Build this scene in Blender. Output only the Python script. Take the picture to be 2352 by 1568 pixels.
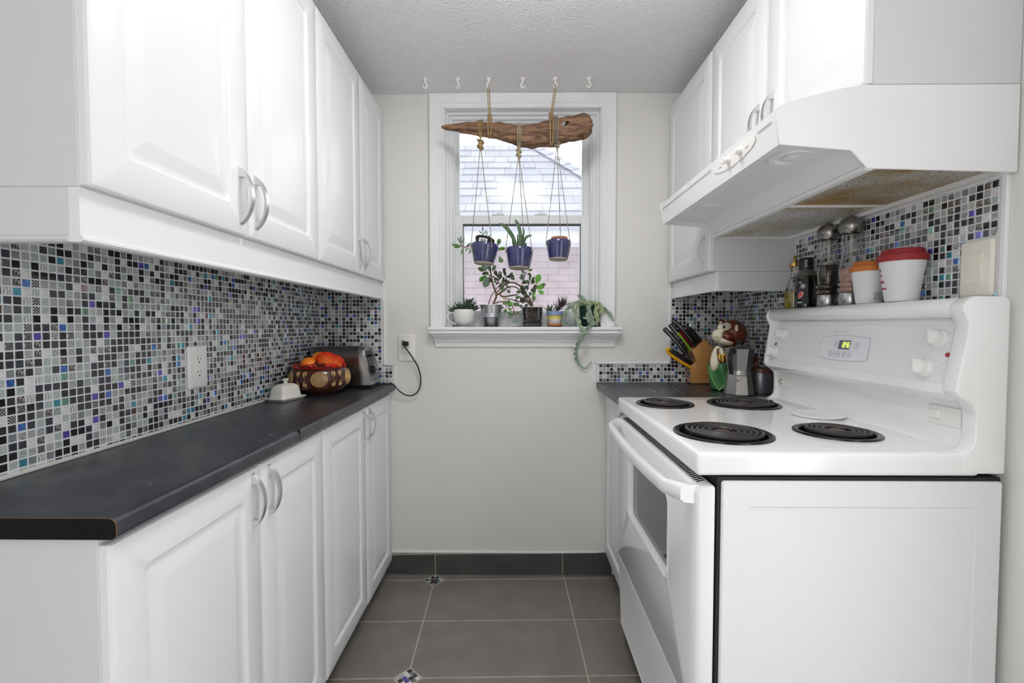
import bpy, bmesh, math, random
from mathutils import Vector, Matrix, Euler, noise
R = math.radians
for o in list(bpy.data.objects): bpy.data.objects.remove(o, do_unlink=True)
S = bpy.context.scene
COL = S.collection

# ------------------------------------------------------------------ camera
cd = bpy.data.cameras.new('camera'); cam = bpy.data.objects.new('camera', cd); COL.objects.link(cam)
cd.sensor_width = 36; cd.lens = 1065 / 2352 * 36; cd.clip_start = .05
cam.location = (0, 0, 1.189)
cam.rotation_euler = (R(90) - math.atan(37 / 1065), 0, math.atan(11 / 1065))
S.camera = cam
# ------------------------------------------------------------------ world, exposure
W = bpy.data.worlds.new('world'); S.world = W; W.use_nodes = True
bg = W.node_tree.nodes['Background']; bg.inputs[0].default_value = (.95, .97, 1, 1); bg.inputs[1].default_value = 2.25
sd = bpy.data.lights.new('sun', 'SUN'); sd.energy = 1.0; sd.angle = R(25); sun = bpy.data.objects.new('sun', sd); COL.objects.link(sun)
sun.rotation_euler = Vector((.35, .62, -.80)).to_track_quat('-Z', 'Y').to_euler()
S.view_settings.view_transform = 'Standard'; S.view_settings.look = 'None'
S.cycles.max_bounces = 16; S.cycles.diffuse_bounces = 10
S.view_settings.exposure = 0.60; S.view_settings.gamma = 1
LAMP_E = 15.5          # emission of the ceiling lamp's glass bowl

# ------------------------------------------------------------------ materials
MATS = {}
def M(name, col, rough=.5, metal=0, spec=.5, coat=0, mix=None, bump=None, trans=0, ior=1.45, emit=0, alpha=1, uvpat=None, sss=0):
    """mix=(scale,col2,lo,hi[,stretch]) noise colour variation; bump=(scale,strength[,stretch])"""
    if name in MATS: return MATS[name]
    m = bpy.data.materials.new(name); m.use_nodes = True; MATS[name] = m
    nt = m.node_tree; N = nt.nodes; L = nt.links; b = N['Principled BSDF']
    c4 = lambda c: (c[0], c[1], c[2], 1)
    b.inputs['Base Color'].default_value = c4(col); b.inputs['Roughness'].default_value = rough
    b.inputs['Metallic'].default_value = metal; b.inputs['Specular IOR Level'].default_value = spec
    b.inputs['Coat Weight'].default_value = coat; b.inputs['Coat Roughness'].default_value = .08
    b.inputs['Transmission Weight'].default_value = trans; b.inputs['IOR'].default_value = ior
    if alpha < 1: b.inputs['Alpha'].default_value = alpha
    if sss: b.inputs['Subsurface Weight'].default_value = sss; b.inputs['Subsurface Radius'].default_value = (.01, .01, .005)
    if emit: b.inputs['Emission Color'].default_value = c4(col); b.inputs['Emission Strength'].default_value = emit
    tc = None
    def coord(stretch, kind='Object'):
        t = N.new('ShaderNodeTexCoord'); mp = N.new('ShaderNodeMapping'); L.new(t.outputs[kind], mp.inputs[0])
        mp.inputs['Scale'].default_value = stretch or (1, 1, 1); return mp.outputs[0]
    if mix:
        n = N.new('ShaderNodeTexNoise'); n.inputs['Scale'].default_value = mix[0]; n.inputs['Detail'].default_value = 5
        L.new(coord(mix[4] if len(mix) > 4 else None), n.inputs['Vector'])
        r = N.new('ShaderNodeMapRange'); r.inputs[1].default_value = mix[2]; r.inputs[2].default_value = mix[3]; L.new(n.outputs[0], r.inputs[0])
        x = N.new('ShaderNodeMix'); x.data_type = 'RGBA'; L.new(r.outputs[0], x.inputs[0]); x.inputs[6].default_value = c4(col); x.inputs[7].default_value = c4(mix[1])
        L.new(x.outputs[2], b.inputs['Base Color'])
        if emit: L.new(x.outputs[2], b.inputs['Emission Color'])
    if bump:
        n = N.new('ShaderNodeTexNoise'); n.inputs['Scale'].default_value = bump[0]; n.inputs['Detail'].default_value = 3
        L.new(coord(bump[2] if len(bump) > 2 else None), n.inputs['Vector'])
        bp = N.new('ShaderNodeBump'); bp.inputs['Strength'].default_value = bump[1]; bp.inputs['Distance'].default_value = .01
        L.new(n.outputs[0], bp.inputs['Height']); L.new(bp.outputs[0], b.inputs['Normal'])
    if uvpat:   # (kind, col2, scale): raised pattern on one mosaic piece
        k, c2, sc = uvpat; uv = coord((1, 1, 1), 'UV'); fac = None
        if k == 'rings':
            v = N.new('ShaderNodeVectorMath'); v.operation = 'DISTANCE'; L.new(uv, v.inputs[0]); v.inputs[1].default_value = (.5, .5, 0)
            a = N.new('ShaderNodeMath'); a.operation = 'MULTIPLY'; L.new(v.outputs['Value'], a.inputs[0]); a.inputs[1].default_value = sc
            s = N.new('ShaderNodeMath'); s.operation = 'COSINE'; L.new(a.outputs[0], s.inputs[0]); fac = s.outputs[0]; lo, hi = -.2, .3
        elif k == 'checker':
            c = N.new('ShaderNodeTexChecker'); c.inputs['Scale'].default_value = sc; L.new(uv, c.inputs[0]); fac = c.outputs[1]; lo, hi = 0, 1
        elif k == 'streak':
            n = N.new('ShaderNodeTexNoise'); n.inputs['Scale'].default_value = sc; mp = N.new('ShaderNodeMapping'); mp.inputs['Scale'].default_value = (1, .12, 1)
            L.new(uv, mp.inputs[0]); L.new(mp.outputs[0], n.inputs['Vector']); fac = n.outputs[0]; lo, hi = .42, .58
        else:
            v = N.new('ShaderNodeTexVoronoi'); v.feature = 'DISTANCE_TO_EDGE' if k == 'scroll' else 'F1'; v.inputs['Scale'].default_value = sc
            L.new(uv, v.inputs['Vector']); fac = v.outputs['Distance']; lo, hi = (.04, .16) if k == 'scroll' else (.2, .5)
        r = N.new('ShaderNodeMapRange'); r.inputs[1].default_value = lo; r.inputs[2].default_value = hi; L.new(fac, r.inputs[0])
        x = N.new('ShaderNodeMix'); x.data_type = 'RGBA'; L.new(r.outputs[0], x.inputs[0]); x.inputs[6].default_value = c4(col); x.inputs[7].default_value = c4(c2)
        L.new(x.outputs[2], b.inputs['Base Color'])
        bp = N.new('ShaderNodeBump'); bp.inputs['Strength'].default_value = .5; bp.inputs['Distance'].default_value = .002
        L.new(r.outputs[0], bp.inputs['Height']); L.new(bp.outputs[0], b.inputs['Normal'])
    return m
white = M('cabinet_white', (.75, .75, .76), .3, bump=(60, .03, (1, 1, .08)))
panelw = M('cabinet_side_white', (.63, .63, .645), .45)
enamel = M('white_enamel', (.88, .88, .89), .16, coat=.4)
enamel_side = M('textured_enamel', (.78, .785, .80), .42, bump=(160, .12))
hoodm = M('hood_white', (.76, .76, .77), .25)
plast = M('white_plastic', (.84, .83, .80), .3)
ivory = M('ivory_plastic', (.82, .79, .70), .35)
trimw = M('trim_white', (.82, .83, .84), .32)
vinyl = M('vinyl_white', (.80, .82, .84), .35)
paint = M('wall_paint', (.74, .735, .715), .6, bump=(120, .03))
ceilm = M('ceiling_stipple', (.86, .86, .87), .8, bump=(150, .8))
lam = M('dark_laminate', (.016, .018, .025), .34, spec=1.0, mix=(14, (.046, .050, .062), .45, .75), bump=(220, .04))
lam_end = M('dark_laminate_end', (.006, .006, .006), .7, spec=.15)
brownedge = M('laminate_edge_brown', (.13, .07, .035), .6)
grout = M('grout', (.70, .70, .71), .8)
fgrout = M('floor_grout', (.50, .46, .38), .85, mix=(30, (.36, .32, .26), .4, .7))
ftile = M('floor_tile', (.19, .177, .160), .42, mix=(9, (.225, .21, .192), .35, .7), bump=(90, .05))
btile = M('baseboard_tile', (.062, .062, .062), .45, mix=(9, (.08, .08, .078), .35, .7))
steel = M('brushed_steel', (.42, .42, .43), .26, metal=1, bump=(80, .03, (1, 1, .05)))
nickel = M('satin_nickel', (.74, .74, .75), .32, metal=1)
black = M('black_plastic', (.012, .012, .013), .32)
blackm = M('black_matte', (.015, .015, .016), .7)
dark = M('dark_void', (.004, .004, .004), .9)
chrome = M('chrome', (.7, .7, .72), .12, metal=1)

# ------------------------------------------------------------------ mesh builder
class MB:
    def __init__(s): s.v = []; s.f = []; s.mi = []; s.uv = {}; s.cur = 0
    def add(s, vs, fs):
        k = len(s.v); s.v += [Vector(p) for p in vs]
        for f in fs: s.f.append(tuple(i + k for i in f)); s.mi.append(s.cur)
        return k
    def box(s, x0, x1, y0, y1, z0, z1, b=0, seg=2):
        if x0 > x1: x0, x1 = x1, x0
        if y0 > y1: y0, y1 = y1, y0
        if z0 > z1: z0, z1 = z1, z0
        if not b:
            s.add([(x0,y0,z0),(x1,y0,z0),(x1,y1,z0),(x0,y1,z0),(x0,y0,z1),(x1,y0,z1),(x1,y1,z1),(x0,y1,z1)],
                  [(3,2,1,0),(4,5,6,7),(0,1,5,4),(1,2,6,5),(2,3,7,6),(3,0,4,7)]); return
        bm = bmesh.new(); bmesh.ops.create_cube(bm, size=1)
        for v in bm.verts: v.co = Vector(((x0+x1)/2 + v.co.x*(x1-x0), (y0+y1)/2 + v.co.y*(y1-y0), (z0+z1)/2 + v.co.z*(z1-z0)))
        bmesh.ops.bevel(bm, geom=list(bm.edges), offset=b, segments=seg, profile=.5, affect='EDGES')
        s.frombm(bm)
    def frombm(s, bm):
        bm.verts.index_update(); s.add([v.co.copy() for v in bm.verts], [[v.index for v in f.verts] for f in bm.faces]); bm.free()
    def loops(s, L, cap0=True, cap1=True, closed=True):
        n = len(L[0]); fs = []
        for i in range(len(L) - 1):
            for j in range(n if closed else n - 1):
                k = (j + 1) % n; fs.append((i*n+j, i*n+k, (i+1)*n+k, (i+1)*n+j))
        if cap0: fs.append(tuple(reversed(range(n))))
        if cap1: fs.append(tuple(range((len(L)-1)*n, len(L)*n)))
        s.add([p for l in L for p in l], fs)
    def lathe(s, prof, seg=32, c=(0,0,0), cap0=True, cap1=True, squash=1, wob=None):
        L = []
        for r, z in prof:
            L.append([(c[0]+max(r,1e-5)*math.cos(2*math.pi*j/seg), c[1]+max(r,1e-5)*squash*math.sin(2*math.pi*j/seg), c[2]+z) for j in range(seg)])
        s.loops(L, cap0, cap1)
    def tube(s, path, r, sides=8, cap=True):
        P = [Vector(p) for p in path]; n = len(P); rr = r if isinstance(r, (list, tuple)) else [r]*n
        T = [(P[min(i+1,n-1)] - P[max(i-1,0)]).normalized() for i in range(n)]
        u = T[0].orthogonal().normalized(); L = []
        for i in range(n):
            u = (u - T[i]*u.dot(T[i])); u = u.normalized() if u.length > 1e-6 else T[i].orthogonal().normalized(); w = T[i].cross(u)
            L.append([P[i] + (u*math.cos(2*math.pi*j/sides) + w*math.sin(2*math.pi*j/sides))*rr[i] for j in range(sides)])
        s.loops(L, cap, cap)
    def rope(s, path, r, pitch=None):
        P = resample(path, .006); n = len(P); pitch = pitch or r*7; acc = 0
        T = [(P[min(i+1,n-1)] - P[max(i-1,0)]).normalized() for i in range(n)]
        u = T[0].orthogonal().normalized(); A = [[], []]
        for i in range(n):
            u = (u - T[i]*u.dot(T[i])).normalized(); w = T[i].cross(u)
            if i: acc += (P[i]-P[i-1]).length
            for q in (0, 1):
                a = acc/pitch*2*math.pi + q*math.pi; A[q].append(P[i] + (u*math.cos(a)+w*math.sin(a))*r*.5)
        for q in (0, 1): s.tube(A[q], r*.56, 5)
    def prism(s, poly, axis, a0, a1, b=0, seg=2):
        """poly in the two other axes (in xyz order) extruded along axis"""
        def P(p, a): return {'x': (a, p[0], p[1]), 'y': (p[0], a, p[1]), 'z': (p[0], p[1], a)}[axis]
        bm = bmesh.new(); A = [bm.verts.new(P(p, a0)) for p in poly]; B = [bm.verts.new(P(p, a1)) for p in poly]; n = len(poly)
        bm.faces.new(A); bm.faces.new(B[::-1])
        for i in range(n): bm.faces.new((A[(i+1)%n], A[i], B[i], B[(i+1)%n]))
        bmesh.ops.recalc_face_normals(bm, faces=bm.faces)
        if b: bmesh.ops.bevel(bm, geom=list(bm.edges), offset=b, segments=seg, profile=.5, affect='EDGES', clamp_overlap=True)
        s.frombm(bm)
    def ball(s, c, r, seg=20, rings=12, rot=None):
        rx, ry, rz = r if isinstance(r, (tuple, list)) else (r, r, r); q = rot.to_matrix() if rot else Matrix.Identity(3); L = []
        for i in range(rings + 1):
            t = math.pi*i/rings; t = min(max(t, 1e-3), math.pi-1e-3)
            L.append([Vector(c) + q @ Vector((rx*math.sin(t)*math.cos(2*math.pi*j/seg), ry*math.sin(t)*math.sin(2*math.pi*j/seg), -rz*math.cos(t))) for j in range(seg)])
        s.loops(L)
    def xf(s, mtx, start=0):
        for i in range(start, len(s.v)): s.v[i] = mtx @ s.v[i]
    def mesh(s, name, mats, smooth=35, off=None):
        me = bpy.data.meshes.new(name); off = off or Vector((0,0,0))
        me.from_pydata([v - off for v in s.v], [], s.f)
        for m in (mats if isinstance(mats, list) else [mats]): me.materials.append(m)
        if any(s.mi): me.polygons.foreach_set('material_index', s.mi)
        bm = bmesh.new(); bm.from_mesh(me); bmesh.ops.recalc_face_normals(bm, faces=bm.faces); bm.to_mesh(me); bm.free()
        if smooth:
            me.polygons.foreach_set('use_smooth', [True]*len(me.polygons)); me.set_sharp_from_angle(angle=R(smooth))
        me.update(); return me
    def build(s, name, mats, parent=None, smooth=35, loc=None, world=True, **kw):
        """world: vertices are world coordinates; the parent chain's offset is taken off"""
        off = Vector((0,0,0))
        if world:
            p = parent
            while p: off += p.location; p = p.parent
        o = bpy.data.objects.new(name, s.mesh(name, mats, smooth, off)); COL.objects.link(o)
        if parent: o.parent = parent
        if loc: o.location = loc
        return tag(o, **kw)
def resample(path, step):
    P = [Vector(p) for p in path]; C = []
    for i in range(len(P)-1):
        a, b, c, d = P[max(i-1,0)], P[i], P[i+1], P[min(i+2,len(P)-1)]; n = max(2, int((c-b).length/step))
        for k in range(n):
            t = k/n; C.append(.5*((2*b)+(c-a)*t+(2*a-5*b+4*c-d)*t*t+(3*b-a-3*c+d)*t**3))
    C.append(P[-1]); return C
def tag(o, label=None, cat=None, group=None, kind=None):
    if label: o['label'] = label
    if cat: o['category'] = cat
    if group: o['group'] = group
    if kind: o['kind'] = kind
    return o
def thing(name, label, cat, loc, rz=0, group=None):
    o = bpy.data.objects.new(name, None); COL.objects.link(o); o.location = loc; o.rotation_euler = (0, 0, rz); o.empty_display_size = .05
    return tag(o, label, cat, group)
def inst(name, me, parent=None, loc=(0,0,0), rot=(0,0,0), sc=(1,1,1), mtx=None, **kw):
    o = bpy.data.objects.new(name, me); COL.objects.link(o)
    if parent: o.parent = parent
    if mtx is not None: o.matrix_local = mtx
    else: o.location = loc; o.rotation_euler = rot; o.scale = sc
    return tag(o, **kw)
def rrect(w, h, r, n=4, cx=0, cy=0):
    r = max(r, 1e-4); pts = []
    for qx, qy, a0 in ((1,1,0),(-1,1,90),(-1,-1,180),(1,-1,270)):
        for k in range(n+1):
            a = R(a0 + 90*k/n); pts.append((cx + qx*(w/2-r) + r*math.cos(a), cy + qy*(h/2-r) + r*math.sin(a)))
    return pts
def boolean(o, cutters):
    for c in cutters:
        m = o.modifiers.new('cut', 'BOOLEAN'); m.operation = 'DIFFERENCE'; m.solver = 'EXACT'; m.object = c
    dg = bpy.context.evaluated_depsgraph_get(); dg.update()
    me = bpy.data.meshes.new_from_object(o.evaluated_get(dg)); o.modifiers.clear(); o.data = me
    me.polygons.foreach_set('use_smooth', [True]*len(me.polygons)); me.set_sharp_from_angle(angle=R(35))
    for c in cutters: bpy.data.objects.remove(c, do_unlink=True)
def text_mesh(body, size, mat, extrude=.0003):
    cu = bpy.data.curves.new('lettering', 'FONT'); cu.body = body; cu.size = size; cu.extrude = extrude; cu.align_x = 'CENTER'; cu.align_y = 'CENTER'; cu.resolution_u = 3
    t = bpy.data.objects.new('lettering', cu); COL.objects.link(t)
    dg = bpy.context.evaluated_depsgraph_get(); dg.update(); me = bpy.data.meshes.new_from_object(t.evaluated_get(dg))
    bpy.data.objects.remove(t, do_unlink=True); me.materials.clear(); me.materials.append(mat); return me
def frame(org, ex, ey, ez):
    m = Matrix.Identity(4)
    for i, e in enumerate((ex, ey, ez)):
        e = Vector(e).normalized()
        for j in range(3): m[j][i] = e[j]
    for j in range(3): m[j][3] = org[j]
    return m
def rel(mtx, root): return Matrix.Translation(-root.location) @ mtx

# ------------------------------------------------------------------ room dimensions (metres)
XL, XR, YB, ZC = -.927, 1.012, 2.18, 2.257
YN = -2.5                                  # the room goes on behind the camera
CL, CR = .912, .923                        # worktop heights
# ------------------------------------------------------------------ ceiling lamp (above and behind the view)
lampglass = M('lamp_glass', (1, .98, .955), .4, emit=LAMP_E)
t = thing('ceiling_lamp', 'round frosted glass ceiling lamp in the middle of the kitchen ceiling', 'lamp', (.04, 1.10, ZC))
m = MB(); m.lathe([(.17, 0), (.175, -.006), (.17, -.014), (.03, -.016)], 40); m.build('lamp_base', trimw, t, world=False)
m = MB(); m.lathe([(.168, -.013), (.170, -.045), (.155, -.070), (.11, -.087), (.05, -.094), (.002, -.095)], 40); m.build('lamp_bowl', lampglass, t, world=False)

# ------------------------------------------------------------------ structure
m = MB(); m.box(XL-.1, XR+.1, YN, YB+.15, -.06, -.0014); floor = m.build('floor', fgrout, kind='structure')
m = MB(); m.box(XL-.1, XR+.1, YN, YB+.15, ZC, ZC+.1); m.build('ceiling', ceilm, kind='structure')
# unseen openings in both side walls, added and placed to let in fill light
def side_wall(name, x0, x1, o0, o1):
    m = MB()
    for a in ((o1, YB+.15, 0, ZC), (o0, o1, 2.10, ZC), (YN, o0, 0, ZC)): m.box(x0, x1, a[0], a[1], a[2], a[3])
    return m.build(name, paint, kind='structure')
wall_l = side_wall('wall_left', XL-.1, XL, -2.3, -.85); wall_r = side_wall('wall_right', XR, XR+.1, -.75, .36)
m = MB(); m.box(XL, XR, YN, YN+.1, 0, ZC); m.build('wall_front', M('bounce_cut_paint', (.30, .27, .24), .7), kind='structure')  # unseen wall added to block light from behind; dark tone cuts bounce
WX0, WX1, WZ0, WZ1 = -.345, .398, 1.15, 2.24   # opening
m = MB()
for a in ((XL, WX0, 0, ZC), (WX1, XR, 0, ZC), (WX0, WX1, 0, WZ0), (WX0, WX1, WZ1, ZC)): m.box(a[0], a[1], YB, YB+.15, a[2], a[3])
wall_b = m.build('wall_back', paint, kind='structure')

# floor tiles, laid slightly out of square with the room
ROT = R(1.6); G0 = Vector((-.385, 2.125)); TW, TH, GJ = .609, .302, .005
def floor_tile(poly, name, mat, z1=0, parent=floor, b=.0012):
    m = MB(); m.prism(poly, 'z', -.006, z1, b, 1); return m.build(name, mat, parent, smooth=0)
def g2w(u, v): return (G0.x + u*math.cos(ROT) - v*math.sin(ROT), G0.y + u*math.sin(ROT) + v*math.cos(ROT))
HD = .047
dia = lambda i, j: i % 2 == 0 and j % 2 == 0
for i in range(-1, 3):
    for j in range(-6, 1):
        u0, u1, v0, v1 = i*TW+GJ/2, (i+1)*TW-GJ/2, j*TH+GJ/2, (j+1)*TH-GJ/2
        if j == 0: v1 = .065
        u0 = max(u0, -.56); u1 = min(u1, 1.42)
        if u1 - u0 < .05: continue
        P = []
        for (u, v, ci, cj, su, sv) in ((u0,v0,i,j,1,1),(u1,v0,i+1,j,-1,1),(u1,v1,i+1,j+1,-1,-1),(u0,v1,i,j+1,1,-1)):
            if dia(ci, cj) and not (sv == -1 and j == 0):
                a, b_ = (u+su*HD, v), (u, v+sv*HD)
                P += [b_, a] if su*sv > 0 else [a, b_]
            else: P.append((u, v))
        floor_tile([g2w(*p) for p in P], 'floor_tile', ftile)

# ------------------------------------------------------------------ mosaic
T = {}
def mo(n, w, *a, **k): T[n] = (M('mosaic_'+n, *a, **k), w)
mo('black', 31, (.010, .011, .014), .07, spec=.6, coat=.5)
mo('slate', 11, (.035, .04, .055), .09, coat=.5)
mo('charcoal', 7, (.055, .052, .055), .3, mix=(500, (.02, .02, .02), .4, .6))
mo('marble', 10, (.66, .66, .66), .25, mix=(120, (.5, .48, .47), .5, .8))
mo('stone', 9, (.38, .385, .39), .35, mix=(300, (.3, .3, .3), .4, .7))
mo('pale_glass', 12, (.36, .42, .42), .08, coat=.6, mix=(90, (.46, .5, .5), .4, .7))
mo('grey_glass', 7, (.17, .19, .2), .1, coat=.6, mix=(200, (.26, .28, .29), .4, .7))
mo('streak', 7, (.3, .33, .31), .1, coat=.5, uvpat=('streak', (.75, .78, .77), 5))
mo('ring_dark', 4, (.05, .045, .04), .25, metal=.5, uvpat=('rings', (.4, .38, .36), 28))
mo('ring_pale', 3, (.4, .45, .44), .2, uvpat=('rings', (.2, .24, .24), 28))
mo('scroll_dark', 6, (.45, .43, .41), .3, metal=.4, uvpat=('scroll', (.03, .028, .026), 4))
mo('scroll_pale', 6, (.24, .29, .28), .2, uvpat=('scroll', (.5, .54, .53), 4.5))
mo('check', 3, (.02, .02, .02), .25, metal=.3, uvpat=('checker', (.5, .48, .47), 5))
mo('dot', 3, (.1, .1, .1), .25, metal=.3, uvpat=('dots', (.45, .46, .46), 5))
mo('blue', 2.4, (.05, .10, .42), .1, metal=.35, coat=.8, mix=(160, (.05, .3, .55), .45, .65))
mo('violet', 2.2, (.12, .06, .36), .1, metal=.35, coat=.8, mix=(160, (.05, .12, .5), .45, .65))
mo('teal', 2.4, (.05, .28, .32), .1, metal=.35, coat=.8, mix=(160, (.1, .3, .6), .5, .7))
mo('green', 1.6, (.13, .32, .24), .1, metal=.35, coat=.8, mix=(160, (.35, .4, .2), .5, .7))
mo('bronze', 1, (.13, .08, .05), .15, metal=.4, coat=.8, mix=(160, (.3, .1, .25), .5, .7))
TN = list(T); TWT = [T[n][1] for n in TN]
PIT, TS, TT = .0168, .0142, .0042
def tile_geo():
    h = TS/2; k = .0011
    v = [(-h,-h,0),(h,-h,0),(h,h,0),(-h,h,0),(-h,-h,TT-.0012),(h,-h,TT-.0012),(h,h,TT-.0012),(-h,h,TT-.0012),(-h+k,-h+k,TT),(h-k,-h+k,TT),(h-k,h-k,TT),(-h+k,h-k,TT)]
    f = [(8,9,10,11)] + [(a, (a+1)%4, (a+1)%4+4, a+4) for a in range(4)] + [(a+4, (a+1)%4+4, (a+1)%4+8, a+8) for a in range(4)]
    return v, f
TV, TF = tile_geo()
def tile_mesh(mat, tiles=None):
    """one piece, or a joined field of pieces: tiles = [(matrix, slot)]"""
    me = bpy.data.meshes.new('mosaic_piece'); mats = mat if isinstance(mat, list) else [mat]
    V, F, MI, UV = [], [], [], []
    for mt, sl in (tiles or [(Matrix.Identity(4), 0)]):
        k = len(V); V += [mt @ Vector(p) for p in TV]
        for f in TF: F.append([i+k for i in f]); MI.append(sl); UV += [(TV[i][0]/TS+.5, TV[i][1]/TS+.5) for i in f]
    me.from_pydata(V, [], F)
    for q in mats: me.materials.append(q)
    me.polygons.foreach_set('material_index', MI)
    u = me.uv_layers.new(name='UVMap'); u.data.foreach_set('uv', [c for p in UV for c in p]); return me
TM = {n: tile_mesh(T[n][0]) for n in TN}
rng = random.Random(7)
def backsplash(wall, org, eu, ev, en, rects, nbig=0, score=None, holes=()):
    """a grout bed on the wall with mosaic pieces; rects = (u0,u1,v0,v1) in metres from org"""
    org, eu, ev, en = map(Vector, (org, eu, ev, en))
    gb = MB()
    for (u0, u1, v0, v1) in rects:
        P = [org+eu*u+ev*v for u, v in ((u0,v0),(u1,v0),(u1,v1),(u0,v1))]
        gb.loops([[p for p in P], [p+en*.0049 for p in P]])
    bed = gb.build('grout_bed', grout, wall, smooth=0)
    tiles = []
    ins = lambda u, v: any(a-.001 <= u <= b+.001 and c-.006 <= v <= d+.006 for a, b, c, d in rects)
    h = TS/2; umax = max(r[1] for r in rects); vmin, vmax = min(r[2] for r in rects), max(r[3] for r in rects)
    for i in range(math.floor(min(r[0] for r in rects)/PIT), int(umax/PIT)+1):
        for j in range(math.floor(vmin/PIT), int(vmax/PIT)+1):
            u, v = (i+.5)*PIT, (j+.5)*PIT
            if not (ins(u-h, v-h) and ins(u+h, v-h) and ins(u-h, v+h) and ins(u+h, v+h)): continue
            if any(a < u < b and c < v < d for a, b, c, d in holes): continue
            jit = Matrix.Rotation(rng.uniform(-.03, .03), 4, 'X') @ Matrix.Rotation(rng.uniform(-.03, .03), 4, 'Y')
            mt = frame(org+eu*u+ev*v+en*(.0015+rng.uniform(0, .0006)), eu, ev, en) @ jit
            tiles.append((score(u, v) if score else 0, mt, rng.choices(range(len(TN)), TWT)[0]))
    tiles.sort(key=lambda q: -q[0])
    for sc, mt, k in tiles[:nbig]: inst('mosaic_tile', TM[TN[k]], bed, mtx=mt)
    rest = tiles[nbig:]
    if rest: inst('mosaic_tiles', tile_mesh([T[n][0] for n in TN], [(mt, k) for _, mt, k in rest]), bed, kind='stuff')
camP = cam.location
def sc_left(u, v):
    y, z = u, v
    if y < .83 or z > 1.30: return -9-y
    return -math.dist((XL, y, z), camP)
def sc_right(u, v):
    y = 2.18-u
    if v < 1.25 or v > 1.49 or y < .985: return -9-y
    if 1.08 < y < 1.32 and v < 1.385: return -8
    return -math.dist((XR, y, v), camP)
backsplash(wall_l, (XL, 0, 0), (0,1,0), (0,0,1), (1,0,0), [(.66, YB-.003, CL, 1.40)], 300, sc_left, [(1.283, 1.358, 1.012, 1.128)])
backsplash(wall_r, (XR, 2.18, 0), (0,-1,0), (0,0,1), (-1,0,0), [(.003, 2.18-.982, CR, 1.385), (2.18-1.70, 2.18-.982, 1.385, 1.512)], 300, sc_right, [(2.18-1.06, 2.18-.992, 1.255, 1.37)])
backsplash(wall_b, (XL+.004, YB, 0), (1,0,0), (0,0,1), (0,-1,0), [(0, .298, CL, 1.40), (.298, .345, CL, 1.001)])
backsplash(wall_b, (XR-.004, YB, 0), (-1,0,0), (0,0,1), (0,-1,0), [(0, .289, CR, 1.40), (.289, .636, CR, 1.009)])
# white edge strips round the mosaic
def strip(*a):
    m = MB(); m.box(*a, b=.0012, seg=1); return m
e = .0085
strip(XL+.300, XL+.3055, YB-e, YB, 1.001, 1.40).build('edge_strip', trimw, wall_b)
strip(XL+.300, XL+.3525, YB-e, YB, 1.001, 1.0065).build('edge_strip', trimw, wall_b)
strip(XL+.347, XL+.3525, YB-e, YB, CL, 1.0065).build('edge_strip', trimw, wall_b)
strip(XR-.2985, XR-.293, YB-e, YB, 1.009, 1.40).build('edge_strip', trimw, wall_b)
strip(XR-.6455, XR-.293, YB-e, YB, 1.009, 1.0145).build('edge_strip', trimw, wall_b)
strip(XR-.6455, XR-.640, YB-e, YB, CR, 1.0145).build('edge_strip', trimw, wall_b)
strip(XR-e, XR, .970, .981, .9, 1.515).build('edge_strip', trimw, wall_r)
strip(XR-.011, XR, .970, 1.70, 1.497, 1.512).build('edge_strip', trimw, wall_r)
# diamond mosaic insets in the floor
for (i, j) in ((0, 0), (0, -2), (2, 0), (2, -2), (0, -4)):
    cu, cv = i*TW, j*TH; c = g2w(cu, cv)
    q = ROT + R(45)
    for a in range(4):
        for b_ in range(4):
            du, dv = (a-1.5)*.0158, (b_-1.5)*.0158
            p = (c[0]+du*math.cos(q)-dv*math.sin(q), c[1]+du*math.sin(q)+dv*math.cos(q))
            if p[1] > YB-.004: continue
            k = rng.choices(range(len(TN)), TWT)[0]
            inst('mosaic_tile', TM[TN[k]], floor, loc=(p[0], p[1], -.0040), rot=(0, 0, q))
# tiled skirting on the back wall, a little out of level
bb = MB(); bb.box(-.63, .45, YB-.004, YB, 0, .104); base = bb.build('baseboard_back', fgrout, kind='structure')
for (x0, x1) in ((-.63, -.392), (-.386, .215), (.221, .45)):
    m = MB(); zz = lambda x: .095 + (x+.39)*.018
    m.prism([(x0, .004), (x1, .004), (x1, zz(x1)), (x0, zz(x0))], 'y', YB-.011, YB-.003, .0012, 1); m.build('skirting_tile', btile, base, smooth=0)
m = MB(); m.box(-.63, .45, YB-.007, YB, .104, .109); m.build('trim_1', trimw, kind='structure')

# ------------------------------------------------------------------ window
win = thing('window_1', None, None, (.027, YB, WZ0)); win['kind'] = 'structure'
def frame3(prof, x0, x1, z0, z1):
    """moulding up one side, across and down the other, mitred; prof = (outset, y)"""
    m = MB(); L = []
    for (px, pz) in ((0,0),(0,1),(1,1),(1,0)):
        L.append([((x1+o if px else x0-o), y, (z1+o if pz else z0)) for o, y in prof])
    m.loops(L); return m
cs = [(0, YB+.002), (0, YB-.012), (.004, YB-.015), (.010, YB-.015), (.013, YB-.011), (.020, YB-.011), (.024, YB-.016), (.064, YB-.019), (.068, YB-.016), (.068, YB+.002)]
frame3(cs, WX0+.008, WX1-.008, 1.18, WZ1-.052).build('casing', trimw, win, smooth=25)
# head of the casing up to the ceiling is covered by the same moulding; jamb linings
m = MB(); j = .012
m.box(WX0, WX0+j, YB-.004, YB+.15, WZ0, WZ1); m.box(WX1-j, WX1, YB-.004, YB+.15, WZ0, WZ1); m.box(WX0, WX1, YB-.004, YB+.15, WZ1-.05, WZ1); m.build('jamb', trimw, win)
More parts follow.
